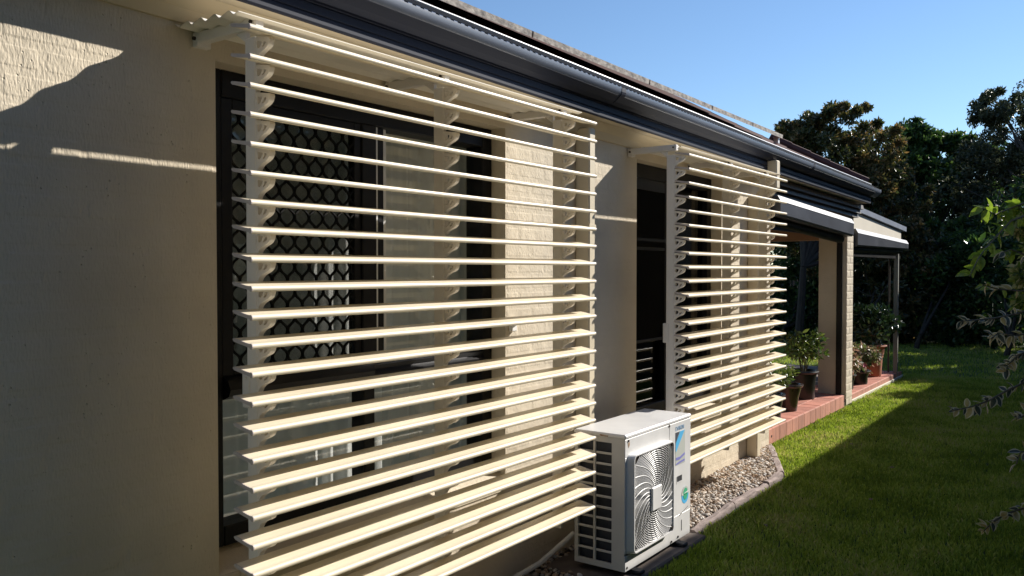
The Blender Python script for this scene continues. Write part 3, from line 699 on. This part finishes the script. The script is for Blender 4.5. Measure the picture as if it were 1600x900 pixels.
def plank(p, q, w, h, label, grp='weathered edging pieces along the gravel strip'):
    p = Vector(p); q = Vector(q); d = q - p; L_ = d.length; n_ = max(3, int(L_ / .09)); d.normalize(); s_ = Vector((d.y, -d.x, 0))
    vs = []; fs = []
    for i in range(n_ + 1):
        c = p + d * L_ * i / n_; a = random.uniform(-.010, .008)
        for (u, z) in ((-w / 2, -.02), (-w / 2 + .004, h - .008 + a), (-w / 2 + .014, h + a), (w / 2 - .016, h + a * .6), (w / 2 - .003, h - .012 + a), (w / 2 + .002, -.02)):
            v = c + s_ * (u + random.uniform(-.004, .004)); vs.append((v.x, v.y, z))
    for i in range(n_):
        for j in range(5): fs.append((i * 6 + j, i * 6 + j + 1, (i + 1) * 6 + j + 1, (i + 1) * 6 + j))
    fs += [(5, 4, 3, 2, 1, 0), tuple(n_ * 6 + j for j in range(6))]
    m = MB(); m.add(vs, fs); o = m.build('edging_board', M['timber']); o['label'] = label; o['category'] = 'garden edging'; o['group'] = grp
plank((-2.125, 4.86, 0), (-2.165, 5.62, 0), .060, .034, 'weathered edging board nearest the air conditioner along the gravel strip')
plank((-2.167, 5.63, 0), (-2.150, 6.28, 0), .056, .030, 'weathered edging board in the middle of the gravel strip edge')
plank((-2.150, 6.29, 0), (-2.165, 6.66, 0), .060, .036, 'short edging board at the outer corner of the gravel strip')
for i in range(4):
    a = Vector((-2.175, 6.70, 0)).lerp(Vector((-2.585, 7.66, 0)), i / 4); b = Vector((-2.175, 6.70, 0)).lerp(Vector((-2.585, 7.66, 0)), (i + .96) / 4)
    plank(a, b, .070, .040, ['edging piece where the gravel strip turns towards the verandah', 'second edging piece back from the gravel corner towards the verandah', 'third edging piece back from the gravel corner towards the verandah', 'edging piece touching the end of the terracotta verandah step'][i])
# ------------------------------------------------------------------ verandah
vf = MB(); vf.box(-6, -2.652, 7.70, 10.55, -.3, .132); vf.box(-6, -2.70, 10.55, 13.95, -.3, .088)
vfo = vf.build('verandah_floor', M['mortar'], kind='structure')
tm = MB(); tm.cbox(-.0985, .0985, -.0985, .0985, 0, .018, .004); TM = tm.mesh('paver_tile', M['deck'])
rm = MB(); rm.cbox(0, .014, -.0985, .0985, -.145, .0, .003); RM = rm.mesh('edge_tile', M['riser'])
for j in range(14):
    y = 7.80 + j * .2
    for i in range(4): place('paver_tile', TM, vfo, (-2.745 - i * .2, y, .132 + random.uniform(-.001, .001)))
    place('edge_tile', RM, vfo, (-2.651, y, .146))
for j in range(16):
    y = 10.66 + j * .2; e = .085 * max(0, (y - 11.4) / 2.5) ** 1.3
    for i in range(3): place('paver_tile', TM, vfo, (-2.762 - i * .2 - e * 0, y, .088 + random.uniform(-.001, .001)))
kb = MB(); kb.cbox(-2.66, -2.640, 10.83, 13.95, -.1, .040, .004); kb.build('floor_kerb', M['panel'], vfo); kb = MB(); kb.cbox(-2.668, -2.658, 10.83, 13.95, -.1, .101, .004); kb.build('floor_edge', M['riser'], vfo)
dr = MB()
for y in (7.86, 10.50): dr.tube([(-2.638, y, .075), (-2.634, y, .075)], .012, 10)
dr.build('drain_hole', M['dark'], vfo)
pm = MB(); pm.box(-2.955, -2.6245, 10.512, 10.806, .10, 2.46)
pier = pm.build('verandah_pier', M['wall'], house)
for c in range(28):
    for k, (a, b) in enumerate([(10.515, 10.80)] if c % 2 else [(10.515, 10.655), (10.66, 10.80)]):
        place('pier_brick', brick_mesh(b - a + .006), pier, (-2.6205, (a + b) / 2, .06 + c * CH))
ch = MB(); ch.cbox(-2.735, -2.675, 10.47, 10.511, .152, 2.05, .004); ch.build('blind_channel', M['black'], house)
be = MB(); be.box(-6, -2.957, 10.55, 10.75, 2.03, 2.46); be.build('verandah_beam', M['verandah_brown'], house)
ce = MB(); ce.box(-6, -2.66, 7.682, 10.55, 2.42, 2.44); ce.build('verandah_ceiling', M['verandah_brown'], house)
for i, (xf, z0, z1) in enumerate(((-2.575, 2.415, 2.462), (-2.545, 2.464, 2.512), (-2.515, 2.514, 2.566))):
    m = MB(); m.prism([(-2.66, z0), (xf, z0), (xf - .012, z1), (-2.66, z1)], 'y', 7.70, 10.86); m.v = [(x, y, z + tilt(y) * 1.1) for x, y, z in m.v]; m.build('weatherboard', M['beam'], house)
def blind(y0, y1, xb, xf, z0a, z1a, z0b, z1b):
    m = MB()
    def ring(y, z0, z1): return [(xb, y, z0), (xf - .02, y, z0 - .0), (xf, y, z0 + .02), (xf, y, z1 - .055), (xf - .03, y, z1), (xb, y, z1)]
    A = ring(y0, z0a, z1a); B = ring(y1, z0b, z1b); n = len(A)
    m.add(A + B, [(i, (i + 1) % n, n + (i + 1) % n, n + i) for i in range(n)] + [tuple(range(n)), tuple(range(n, 2 * n))])
    o = m.build('blind_box', M['blind'], house)
    t = MB(); t.tube([(xb - .03, y0 + .03, z0a - .03), (xb - .03, y1 - .1, z0b - .03)], .05, 14); t.box(xb - .045, xb - .02, y0 + .03, y1 - .1, z0a - .12, z0a - .07); t.build('rolled_blind', M['black'], o, True)
    f = MB(); f.prism([(xf - .028, 0), (xf + .003, -.055), (xf + .004, -.053), (xf - .027, .003)], 'y', y0 - .004, y1 + .004)
    f.v = [(x, y, z + (z1a if y < (y0 + y1) / 2 else z1b)) for x, y, z in f.v]; f.build('box_flashing', M['boxflash'], o)
blind(7.72, 10.40, -2.62, -2.52, 2.165, 2.355, 2.06, 2.265)
blind(10.87, 13.98, -2.66, -2.585, 1.955, 2.175, 1.975, 2.115)
gp = MB(); gp.prism([(10.85, 2.165), (10.85, 2.395), (13.76, 2.24), (13.76, 2.10)], 'x', -2.70, -2.65); gp.build('gable_panel', M['panel'], house)
rc = MB(); rc.prism([(10.83, 2.405), (10.83, 2.47), (13.98, 2.325), (13.98, 2.255)], 'x', -2.72, -2.615); rc.build('gable_flashing', M['flash'], house)
lr = MB(); lr.prism([(10.83, 2.42), (10.83, 2.45), (13.95, 2.30), (13.95, 2.27)], 'x', -6, -2.73); lr.build('lean_to_roof', M['beam'], house)
po = MB(); po.cbox(-2.715, -2.655, 13.60, 13.66, .0, 2.15, .004); po.build('verandah_post', M['post'], house); po = MB(); po.cbox(-2.80, -2.775, 13.63, 13.655, .09, 2.0, .003); po.build('blind_guide', M['beam'], house)

# ------------------------------------------------------------------ plants in pots
def leaf_cloud(name, centres, n, size, m, spread, flat=.0, droop=0.):
    """many small folded leaves scattered round clump centres; centres: list of (x,y,z,r)"""
    C_ = np.array(centres); idx = RNG.integers(0, len(C_), n); d = RNG.normal(0, 1, (n, 3)); d /= np.linalg.norm(d, axis=1, keepdims=True)
    rad = RNG.uniform(.25, 1.0, n) ** .6
    P = C_[idx, :3] + d * (C_[idx, 3] * rad)[:, None] * np.array(spread)
    a = RNG.normal(0, 1, (n, 3)) + d * .6; a[:, 2] += -droop; a /= np.linalg.norm(a, axis=1, keepdims=True)
    b = np.cross(a, RNG.normal(0, 1, (n, 3))); b /= np.linalg.norm(b, axis=1, keepdims=True); nn = np.cross(a, b)
    s = (size * RNG.uniform(.6, 1.3, n))[:, None]; w = s * .42
    V = np.stack([P, P + a * s * .5 + b * w * .5 + nn * s * .1, P + a * s, P + a * s * .5 - b * w * .5 + nn * s * .1], 1).reshape(-1, 3)
    F = np.arange(4 * n).reshape(n, 4)[:, [0, 1, 2, 3]]
    F = np.concatenate([F[:, [0, 1, 2]], F[:, [0, 2, 3]]])
    tint = np.repeat(np.clip(RNG.normal(.5, .25, n) + (RNG.random(len(C_))[idx] - .5) * .5, 0, 1), 4)
    return npmesh(name, V, F, m, tint)
M['l_pot'] = leafmat('glossy_pot_leaf', [(.03, .06, .015), (.06, .10, .02), (.12, .16, .04), (.17, .19, .06)], .3, .3)
M['l_dark'] = leafmat('dark_glossy_leaf', [(.015, .032, .012), (.025, .05, .016), (.045, .075, .025)], .15, .28, .6)
M['l_pink'] = leafmat('pink_edged_leaf', [(.06, .10, .03), (.14, .17, .06), (.34, .20, .15), (.46, .38, .28)], .25, .45)
M['flower'] = mat('pink_petal', (.62, .13, .20), .6, var=.2, vscale=40)
def pot(kind, label, x, y, z, prof, m, grp='plants in pots on the verandah edge'):
    t = thing('potted_plant', label, 'potted plant', (x, y, z), grp)
    p = MB(); p.lathe(prof, (x, y, z), 32); p.build('pot', m, t, 40)
    s_ = MB(); h = prof[-1][1]; s_.lathe([(prof[-1][0] + .002, h), (.0, h + .005)], (x, y, z), 20); s_.build('soil', M['soil'], t)
    return t
def stems(t, x, y, z, n, h, sp):
    s_ = MB(); tips = []
    for i in range(n):
        a = random.uniform(0, 6.28); r = random.uniform(.2, 1) * sp; hh = h * random.uniform(.6, 1.05)
        q = (x + r * math.cos(a), y + r * math.sin(a), z + hh); s_.tube([(x + .02 * math.cos(a), y + .02 * math.sin(a), z), (x + .35 * r * math.cos(a), y + .35 * r * math.sin(a), z + hh * .5), q], [.006, .005, .003], 5); tips.append(q)
    s_.build('stem', M['stem'], t, True); return tips
def foliage(t, name, cen, n, size, m, spread=(1, 1, .8), droop=0.): 
    me = leaf_cloud(name, cen, n, size, m, spread, droop=droop); return place(name, me, t, (0, 0, 0)) 
ZD = .15
def flared(r0, r1, h, rim=.018): return [(r0 * .2, 0), (r0, 0), (r0 * 1.03, .02), ((r0 + r1) / 2 * .94, h * .5), (r1 * .97, h - .035), (r1 + rim * .4, h - .03), (r1 + rim, h - .012), (r1 + rim * .7, h), (r1 - .012, h), (r1 - .022, h - .03)]
t = pot('a', 'small dark blue pot with a leafy shrub half hidden by the smaller louvred screen', -2.83, 8.45, ZD, flared(.085, .115, .25), M['pot_blue'])
tp = stems(t, -2.83, 8.45, ZD + .22, 7, .28, .16); foliage(t, 'foliage', [(*p, .09) for p in tp], 460, .055, M['l_pot'])
t = pot('b', 'flared glazed brown pot with sparse trailing twigs beside the louvred screen', -2.84, 8.98, ZD, flared(.095, .145, .29), M['pot_brown'])
tp = stems(t, -2.84, 8.98, ZD + .26, 8, .20, .20); foliage(t, 'foliage', [(*p, .06) for p in tp], 260, .045, M['l_pot'])
t = pot('c', 'big black plastic pot with an upright leafy bush in front of the verandah pier', -2.99, 9.95, ZD, flared(.15, .18, .33, .02), M['pot_black'])
tp = stems(t, -2.96, 9.93, ZD + .28, 10, .42, .22); foliage(t, 'foliage', [(*p, .11) for p in tp], 560, .075, M['l_pot'])
ZL = .106
t = pot('d', 'small black pot with pink flowers just beyond the verandah pier', -2.83, 11.35, ZL, flared(.085, .11, .20), M['pot_black'])
tp = stems(t, -2.83, 11.35, ZL + .18, 9, .26, .22); foliage(t, 'foliage', [(*p, .11) for p in tp] + [(-2.83, 11.35, ZL + .30, .2)], 1100, .07, M['l_pink'], droop=.5)
fl = MB()
for k in range(5):
    w = k * 1.257; fl.add([(0, 0, 0), (.012, .030 * math.cos(w + .4), .030 * math.sin(w + .4)), (.016, .038 * math.cos(w), .038 * math.sin(w)), (.008, .030 * math.cos(w - .4), .030 * math.sin(w - .4))], [(0, 1, 2, 3)])
bmf = bmesh.new(); fl.tube([(0, 0, 0), (.006, 0, 0)], .012, 6); bmf.free(); FLM = fl.mesh('flower', M['flower'])
for i in range(16):
    a = random.uniform(0, 6.28); r = random.uniform(.05, .24)
    place('flower', FLM, t, (-2.78 + r * math.cos(a), 11.3 + r * math.sin(a), ZL + random.uniform(.2, .46)), (random.uniform(-.5, .5), random.uniform(-.5, .5), random.uniform(-1.2, .2)))
t = pot('e', 'wide low black pot of pale pink edged foliage drooping over its rim', -2.86, 12.0, ZL, flared(.14, .17, .19), M['pot_black'])
tp = stems(t, -2.86, 12.0, ZL + .17, 12, .30, .30); foliage(t, 'foliage', [(*p, .13) for p in tp] + [(-2.86, 12.0, ZL + .3, .28)], 1700, .075, M['l_pink'], droop=.6)
t = pot('f', 'large terracotta pot with a round dark camellia bush beside the verandah post', -2.94, 13.0, ZL, flared(.18, .24, .46, .022), M['terracotta'])
tp = stems(t, -2.94, 13.0, ZL + .42, 14, .48, .34); foliage(t, 'foliage', [(*p, .17) for p in tp] + [(-2.94, 13.0, ZL + .72, .34), (-2.80, 12.7, ZL + .68, .25)], 3000, .085, M['l_dark'])

# ------------------------------------------------------------------ lawn
def lawn_area(x, y):
    e = np.interp(y, [0, 3.75, 3.8, 4.87, 4.88, 6.6, 6.7, 7.70, 7.71, 10.8, 10.81, 13.95, 13.96, 60], [-2.2, -2.14, -2.02, -2.02, -2.09, -2.11, -2.13, -2.61, -2.63, -2.62, -2.65, -2.65, -5.9, -5.9])
    return x > e
BV = []; BA = []
for (ya, yb, dens, hh, xr) in ((3.0, 5.5, 9000, .028, .45), (5.5, 8.0, 7500, .027, .45), (8.0, 11., 5200, .027, .3), (11., 14.5, 3200, .028, -.2), (14.5, 21., 900, .034, -.2)):
    xl = -2.7 if ya < 14 else -5.9; n = int(dens * (yb - ya) * (xr - xl)); x = RNG.uniform(xl, xr, n); y = RNG.uniform(ya, yb, n); k = lawn_area(x, y); x, y = x[k], y[k]; n = len(x)
    pn = .5 + .5 * np.sin(x * 7 + 1.3 * np.sin(y * 5)) * np.sin(y * 6.1 + np.sin(x * 4)); h = hh * RNG.uniform(.45, 1.15, n) * (.75 + .5 * pn); a = RNG.uniform(0, 6.283, n); ln = RNG.uniform(.1, .9, n) * h; w = RNG.uniform(.0022, .0042, n) * (1 + .06 * ya)
    ca, sa = np.cos(a), np.sin(a); b = RNG.uniform(0, 6.283, n)
    z0 = np.full(n, -.014)
    P0 = np.stack([x - w * ca, y - w * sa, z0], 1); P1 = np.stack([x + w * ca, y + w * sa, z0], 1)
    P2 = np.stack([x + ln * .4 * np.cos(b) + w * .7 * ca, y + ln * .4 * np.sin(b) + w * .7 * sa, h * .6], 1); P3 = np.stack([x + ln * np.cos(b), y + ln * np.sin(b), h], 1)
    BV.append(np.stack([P0, P1, P2, P3], 1).reshape(-1, 3)); BA.append(np.repeat(np.clip(RNG.normal(.40, .24, n) + .5 * (pn - .5) + .18 * np.sin(x * 2.3 + 2 * np.sin(y * 1.1)), 0, 1), 4))
BV = np.concatenate(BV); n = len(BV) // 4; F = np.arange(4 * n).reshape(n, 4); F = np.concatenate([F[:, [0, 1, 2]], F[:, [0, 2, 3]]])
o = place('lawn', npmesh('lawn', BV, F, M['blades'], np.concatenate(BA))); o['label'] = 'short mown green lawn, sunlit beside the house and shaded to the right'; o['category'] = 'lawn'; o['kind'] = 'stuff'
M['dry'] = mat('dry_brown_leaf', (.16, .105, .07), .8, var=.2)
lf = MB()
for i in range(9):
    x, y = random.uniform(-2.0, -.6), random.uniform(4.5, 12); a = random.uniform(0, 6.28); s_ = .03
    lf.add([(x, y, .03), (x + s_ * math.cos(a), y + s_ * math.sin(a), .036), (x + 1.6 * s_ * math.cos(a + .5), y + 1.6 * s_ * math.sin(a + .5), .03), (x + s_ * math.cos(a + 1), y + s_ * math.sin(a + 1), .028)], [(0, 1, 2, 3)])
o = lf.build('fallen_leaves', M['dry']); o['kind'] = 'stuff'; o['label'] = 'dry fallen leaves scattered over the shaded lawn'; o['category'] = 'leaves'

# ------------------------------------------------------------------ trees, back fence
M['l_shrub'] = leafmat('mixed_shrub_leaf', [(.03, .05, .015), (.07, .11, .02), (.14, .19, .04), (.34, .32, .16)], .45)
M['l_a'] = leafmat('bronze_tipped_leaf', [(.024, .036, .013), (.05, .062, .02), (.11, .095, .035), (.24, .15, .065)], .35, .35)
M['l_b'] = leafmat('deep_green_leaf', [(.014, .034, .011), (.028, .06, .016), (.055, .10, .026), (.10, .15, .04)], .32, .4)
M['l_c'] = leafmat('grey_green_leaf', [(.026, .034, .018), (.045, .055, .028), (.09, .095, .048)], .3, .4)
def pix(u, v, dist):
    f = Vector((-math.sin(YAW) * math.cos(PIT), math.cos(YAW) * math.cos(PIT), math.sin(PIT))); r = Vector((math.cos(YAW), math.sin(YAW), 0)); up = r.cross(f)
    return Vector((0, 0, EYE)) + (f + r * (u - 800) / 1300 + up * (450 - v) / 1300) * dist
def tree(label, base, lobes, n, leaf, m, per=26, grp='trees at the far end of the garden', cat='tree', nm='garden_tree'):
    """lobes: list of (centre Vector, radius, vertical squash)"""
    t = thing(nm, label, cat, (base[0], base[1], 0), grp)
    cl = []
    for c, r, sq in lobes:
        for i in range(per):
            d = RNG.normal(0, 1, 3); d /= np.linalg.norm(d); out_ = RNG.random() < .3; q = RNG.uniform(1.0, 1.22) if out_ else RNG.uniform(.35, 1.0) ** .5
            cl.append((c.x + d[0] * r * q, c.y + d[1] * r * q, max(.15, c.z + d[2] * r * q * sq), r * (RNG.uniform(.07, .14) if out_ else RNG.uniform(.18, .36))))
    me = leaf_cloud('crown', cl, n, leaf, m, (1, 1, .8)); place('crown', me, t, (0, 0, 0))
    w = MB(); top = max(c.z for c, r, s in lobes); hb = min(c.z - r * s * .6 for c, r, s in lobes); r0 = .035 + .014 * top
    mid = Vector((base[0] + .1, base[1], max(.3, hb)))
    w.tube([(base[0], base[1], -.1), (base[0] + .05, base[1] + .02, mid.z * .5), mid], [r0, r0 * .8, r0 * .65], 8)
    for c, r, sq in lobes:
        w.tube([mid, mid.lerp(c, .5) + Vector((.1, .05, .1)), c], [r0 * .55, r0 * .35, r0 * .12], 6)
        for i in range(5):
            k = cl[RNG.integers(0, len(cl))]
            if (Vector(k[:3]) - c).length < r: w.tube([c.lerp(mid, .3), Vector(k[:3])], [r0 * .2, .012], 5)
    w.build('trunk', M['bark'], t, True)
def lob(u, v, d, rp, sq=.9): c = pix(u, v, d); return (c, rp * d / 1300, sq)
D = 19.
tree('bronze and green leafed tree rising behind the end of the roof', (-5.6, 18.4), [lob(1290, 238, D, 68, .9), lob(1250, 225, D, 40), lob(1330, 300, D, 62), lob(1375, 330, D, 55), lob(1270, 320, D, 70), lob(1310, 200, D, 42), lob(1230, 270, D, 45), lob(1400, 390, D, 50), lob(1345, 230, D, 52), lob(1388, 300, D, 55), lob(1300, 360, D, 70)], 52000, .115, M['l_a'], 30)
tree('tall dense deep green tree in the middle of the back garden', (-4.2, 22.5), [lob(1450, 270, 23, 66), lob(1400, 285, 23, 60), lob(1500, 300, 23, 70), lob(1440, 360, 23, 95, 1.), lob(1390, 340, 23, 75), lob(1510, 360, 23, 80), lob(1480, 245, 23, 40), lob(1395, 250, 23, 46), lob(1425, 225, 23, 34), lob(1530, 280, 23, 60)], 52000, .15, M['l_b'], 30)
tree('tall open grey green tree at the right edge of the garden', (-.8, 20.6), [lob(1590, 190, 20.5, 62), lob(1560, 250, 20.5, 55), lob(1640, 230, 20.5, 80), lob(1580, 330, 20.5, 70), lob(1560, 170, 20.5, 34), lob(1540, 300, 20.5, 60), lob(1610, 270, 20.5, 80), lob(1535, 370, 20.5, 65)], 34000, .105, M['l_c'], 26)
SG, SC, SN = 'dark shrubs along the back fence', 'shrub', 'garden_shrub'
tree('dark rounded shrub below the tall green tree', (-3.4, 19.2), [lob(1455, 440, 19.3, 80, 1.), lob(1500, 400, 19.3, 62), lob(1450, 500, 19.3, 70, .8)], 11000, .15, M['l_b'], 30, SG, SC, SN)
tree('dark shrub against the right hand garden boundary', (-1.7, 18.6), [lob(1545, 430, 18.8, 85, 1.1), lob(1590, 380, 18.8, 75), lob(1540, 500, 18.2, 75, .8), lob(1600, 490, 18.2, 80)], 13000, .15, M['l_b'], 30, SG, SC, SN)
tree('glossy dark shrub seen between the verandah pier and post', (-4.6, 18.8), [lob(1370, 440, 19, 66, 1.1), lob(1410, 400, 19, 50), lob(1385, 500, 19, 60)], 10000, .13, M['l_a'], 30, SG, SC, SN)
tree('dark shrub seen through the open verandah left of the pier', (-6.4, 19.6), [lob(1255, 440, 20.5, 70, 1.1), lob(1300, 420, 20.5, 60), lob(1280, 490, 20.5, 60), lob(1320, 480, 20.5, 60)], 11000, .14, M['l_b'], 30, SG, SC, SN)
tree('leafy shrub behind the louvred screen end seen through the verandah', (-8., 19.5), [lob(1190, 420, 21, 70, 1.1), lob(1230, 380, 21, 60), lob(1200, 480, 21, 60)], 9000, .14, M['l_b'], 30, SG, SC, SN)
tree('low dark hedge tree on the right boundary shading the far lawn', (1.9, 19.3), [(Vector((1.8, 19.3, 2.4)), 2.0, 1.0), (Vector((3.8, 18.8, 2.7)), 2.0, 1.), (Vector((.2, 19.8, 2.3)), 1.7, 1.2), (Vector((5.8, 18.4, 2.8)), 2., 1.), (Vector((.9, 19.0, 1.6)), 1.6, .9), (Vector((-.6, 19.3, 2.0)), 1.4, 1.1)], 36000, .20, M['l_b'], 50)
fence = thing('paling_fence', 'dark weathered timber paling fence along the back of the garden', 'fence', (-4, 24.2, 0))
m = MB()
for i in range(150): x = -11 + i * .1; m.box(x + .003, x + .097, 24.2, 24.216 + random.uniform(0, .006), .03, 1.75 + random.uniform(-.02, .02))
m.build('paling', M['paling'], fence, kind='stuff')
for z in (.35, 1.4): m = MB(); m.box(-11, 4, 24.14, 24.199, z, z + .08); m.build('rail', M['paling'], fence)
for i in range(7): m = MB(); m.box(-11 + i * 2.45, -10.9 + i * 2.45, 24.06, 24.139, 0, 1.8); m.build('post', M['paling'], fence)

# ------------------------------------------------------------------ neighbour's house (casts the lawn shadow, seen in the glass)
nb = thing('neighbour_house', 'brown brick house next door with a grey tiled roof, across the lawn', 'house', (4, 11, 0))
NX, NZ = .50, 3.276
m = MB(); m.box(NX + .5, 9.5, 7.1, 18.4, 0, 3.1); nw = m.build('wall', M['nbrick'], nb)
m = MB(); m.add([(NX, 6.6, NZ), (NX, 18.9, NZ), (5.2, 14.2, NZ + .82), (5.2, 11.3, NZ + .82), (9.9, 6.6, NZ), (9.9, 18.9, NZ), (NX, 6.6, NZ - .06), (NX, 18.9, NZ - .06), (9.9, 6.6, NZ - .06), (9.9, 18.9, NZ - .06)],
   [(0, 1, 2, 3), (0, 3, 4), (1, 5, 2), (3, 2, 5, 4), (0, 6, 7, 1), (0, 4, 8, 6), (1, 7, 9, 5), (4, 5, 9, 8), (6, 8, 9, 7)])
nr = m.build('roof', M['ntile'], nb)
m = MB(); m.prism([(NX - .001, NZ - .13), (NX + .10, NZ - .13), (NX + .10, NZ - .062), (NX - .001, NZ - .0)], 'y', 6.6, 18.9); m.build('gutter', M['white'], nb)
for y in (8.5, 12., 15.): 
    m = MB(); m.box(NX + .46, NX + .52, y, y + 1.5, 1.0, 2.2); f_ = m.build('window', M['white'], nb); m = MB(); m.box(NX + .44, NX + .462, y + .06, y + 1.44, 1.06, 2.14); m.build('pane', M['dark'], f_)

n2 = thing('neighbour_house', 'unseen taller brown brick house added on the camera side to block sky light', 'house', (5, -2, 0))  # second house added out of view to keep sky light off the wall
m = MB(); m.box(1.7, 9.5, -12, 4.6, 0, 5.2); m.build('wall', M['nbrick'], n2)
m = MB(); m.add([(1.25, -12.5, 5.15), (1.25, 5.05, 5.15), (5.6, .8, 7.0), (5.6, -8, 7.0), (9.95, -12.5, 5.15), (9.95, 5.05, 5.15)], [(0, 1, 2, 3), (0, 3, 4), (1, 5, 2), (3, 2, 5, 4), (0, 4, 5, 1)]); m.build('roof', M['ntile'], n2)
sf = thing('paling_fence', 'dark timber paling fence along the right hand boundary behind the variegated shrub', 'fence', (.5, 6, 0))
m = MB()
for i in range(270): y = -8 + i * .1; m.box(.48, .496 + random.uniform(0, .006), y + .002, y + .098, .03, 1.75 + random.uniform(-.02, .02))
m.build('paling', M['paling'], sf, kind='stuff')
for z in (.35, 1.4): m = MB(); m.box(.503, .55, -8, 19, z, z + .08); m.build('rail', M['paling'], sf)
# ------------------------------------------------------------------ overhanging variegated shrub at the right
def leafmesh(name, mats, wd, fold, cream=.0):
    n = 6; vs = []; fs = []; mi = []
    for i in range(n + 1):
        t_ = i / n; w = wd * math.sin(math.pi * t_ ** .8) ** .9; z = -.18 * t_ ** 2
        q = .62 if cream else .5
        vs += [(-w, t_, z + fold * w), (-w * q, t_, z + fold * w * q), (0, t_, z), (w * q, t_, z + fold * w * q), (w, t_, z + fold * w)]
    for i in range(n):
        for j in range(4): fs.append((i * 5 + j, i * 5 + j + 1, i * 5 + j + 6, i * 5 + j + 5)); mi.append(1 if j in (0, 3) else 0)
    me = bpy.data.meshes.new(name); me.from_pydata(vs, [], fs)
    for m_ in mats: me.materials.append(m_)
    me.polygons.foreach_set('material_index', mi); me.polygons.foreach_set('use_smooth', [True] * len(fs)); a = me.attributes.new('tint', 'FLOAT', 'POINT'); a.data.foreach_set('value', [random.random() for _ in vs])
    return me
M['lv_dark'] = leafmat('blue_green_leaf_centre', [(.04, .055, .045), (.06, .08, .06)], .2, .4)
M['lv_cream'] = leafmat('cream_leaf_margin', [(.42, .40, .28), (.52, .48, .34)], .3, .45)
M['lv_green'] = leafmat('fresh_green_leaf', [(.12, .18, .03), (.20, .27, .045)], .5, .35)
M['lv_old'] = leafmat('yellowing_leaf', [(.30, .24, .09), (.38, .33, .16)], .4, .45)
LV = leafmesh('leaf', [M['lv_dark'], M['lv_cream']], .30, .3, 1); LG = leafmesh('leaf', [M['lv_green'], M['lv_green']], .27, .35); LO = leafmesh('leaf', [M['lv_old'], M['lv_cream']], .30, .3, 1)
sb = thing('variegated_shrub', 'cream edged variegated shrub reaching in from the right edge over the shaded lawn', 'shrub', (.35, 4.0, 0))
def branch(pxs, d0, d1, nl, kinds, size, r0=.006):
    pts = [pix(u, v, d0 + (d1 - d0) * i / (len(pxs) - 1)) for i, (u, v) in enumerate(pxs)]
    b = MB(); root = Vector((.35, 4.0, pts[0].z - .25)); b.tube([root, root.lerp(pts[0], .6) + Vector((0, 0, .05))] + pts, [r0 * 1.6, r0 * 1.3] + [r0 * (1 - .75 * i / len(pts)) for i in range(len(pts))], 6)
    bo = b.build('branch', M['stem'], sb, True)
    seg = [(pts[i], pts[i + 1]) for i in range(len(pts) - 1)]
    for k in range(nl):
        f = (k + random.random()) / nl * len(seg); i = min(int(f), len(seg) - 1); p = seg[i][0].lerp(seg[i][1], f - i)
        s_ = size * random.uniform(.65, 1.2)
        dirn = Vector((random.uniform(-1, .4), random.uniform(-.6, .4), random.uniform(-1.3, -.1))).normalized()
        if random.random() < .3: dirn = Vector((random.uniform(-1, .3), random.uniform(-.7, .3), random.uniform(-.1, .7))).normalized()
        q = dirn.to_track_quat('Y', 'Z').to_euler(); q.rotate_axis('Y', random.uniform(-1.2, 1.2))
        o = place('leaf', random.choice(kinds), bo, tuple(p), q); o.scale = (s_,) * 3
trunk = MB(); trunk.tube([(.38, 4.05, -.05), (.35, 4.0, .6), (.34, 4.0, 1.2), (.3, 3.95, 2.0), (.28, 3.9, 2.4)], [.035, .03, .024, .016, .008], 8); trunk.build('trunk', M['stem'], sb, True)
sc_ = [(*pix(u, v, 4.3), r) for u, v, r in ((1625, 330, .10), (1650, 380, .13), (1615, 400, .07), (1640, 450, .12), (1605, 470, .06), (1640, 520, .10), (1660, 580, .12), (1620, 365, .06), (1590, 350, .05), (1600, 430, .06), (1630, 290, .07), (1645, 640, .08), (1650, 720, .08))]
place('foliage', leaf_cloud('foliage', sc_, 2000, .050, M['l_shrub'], (1, 1, 1), droop=.5), sb, (0, 0, 0), kind='stuff')
branch([(1640, 585), (1600, 598), (1570, 612), (1545, 626), (1520, 635), (1488, 642)], 4.0, 3.7, 36, [LV, LV, LV, LO], .052)
branch([(1640, 775), (1600, 794), (1572, 803), (1552, 815), (1537, 830)], 3.9, 3.7, 36, [LO, LO, LV], .045)
branch([(1650, 470), (1590, 490), (1555, 497), (1525, 500), (1500, 502)], 4.1, 3.8, 31, [LV, LV, LO], .05)
branch([(1660, 500), (1610, 520), (1585, 525), (1560, 520), (1548, 530)], 4.1, 4.0, 26, [LO, LV, LO], .055)
branch([(1660, 540), (1610, 548), (1590, 555), (1575, 570), (1572, 580)], 4.1, 4.0, 31, [LO, LV], .05)
branch([(1660, 620), (1615, 640), (1600, 650), (1588, 655)], 4.0, 3.9, 15, [LO, LV], .06)
branch([(1660, 700), (1620, 705), (1595, 706), (1588, 725)], 4.0, 3.9, 14, [LV, LO], .05)
branch([(1680, 290), (1620, 310), (1580, 325), (1555, 335), (1535, 325)], 4.1, 3.9, 31, [LG], .062)
branch([(1680, 310), (1620, 330), (1580, 345), (1556, 370), (1540, 388), (1528, 405), (1515, 432)], 4.1, 3.7, 35, [LG], .062)
branch([(1680, 390), (1640, 400), (1605, 400), (1580, 390), (1565, 395)], 4.2, 4.1, 28, [LG, LG, LV], .058)
branch([(1680, 350), (1640, 350), (1605, 345), (1590, 320)], 4.1, 4.0, 28, [LG], .06)
branch([(1690, 440), (1640, 450), (1600, 455), (1560, 452), (1535, 445)], 4.2, 4.0, 28, [LG, LG, LO], .055)
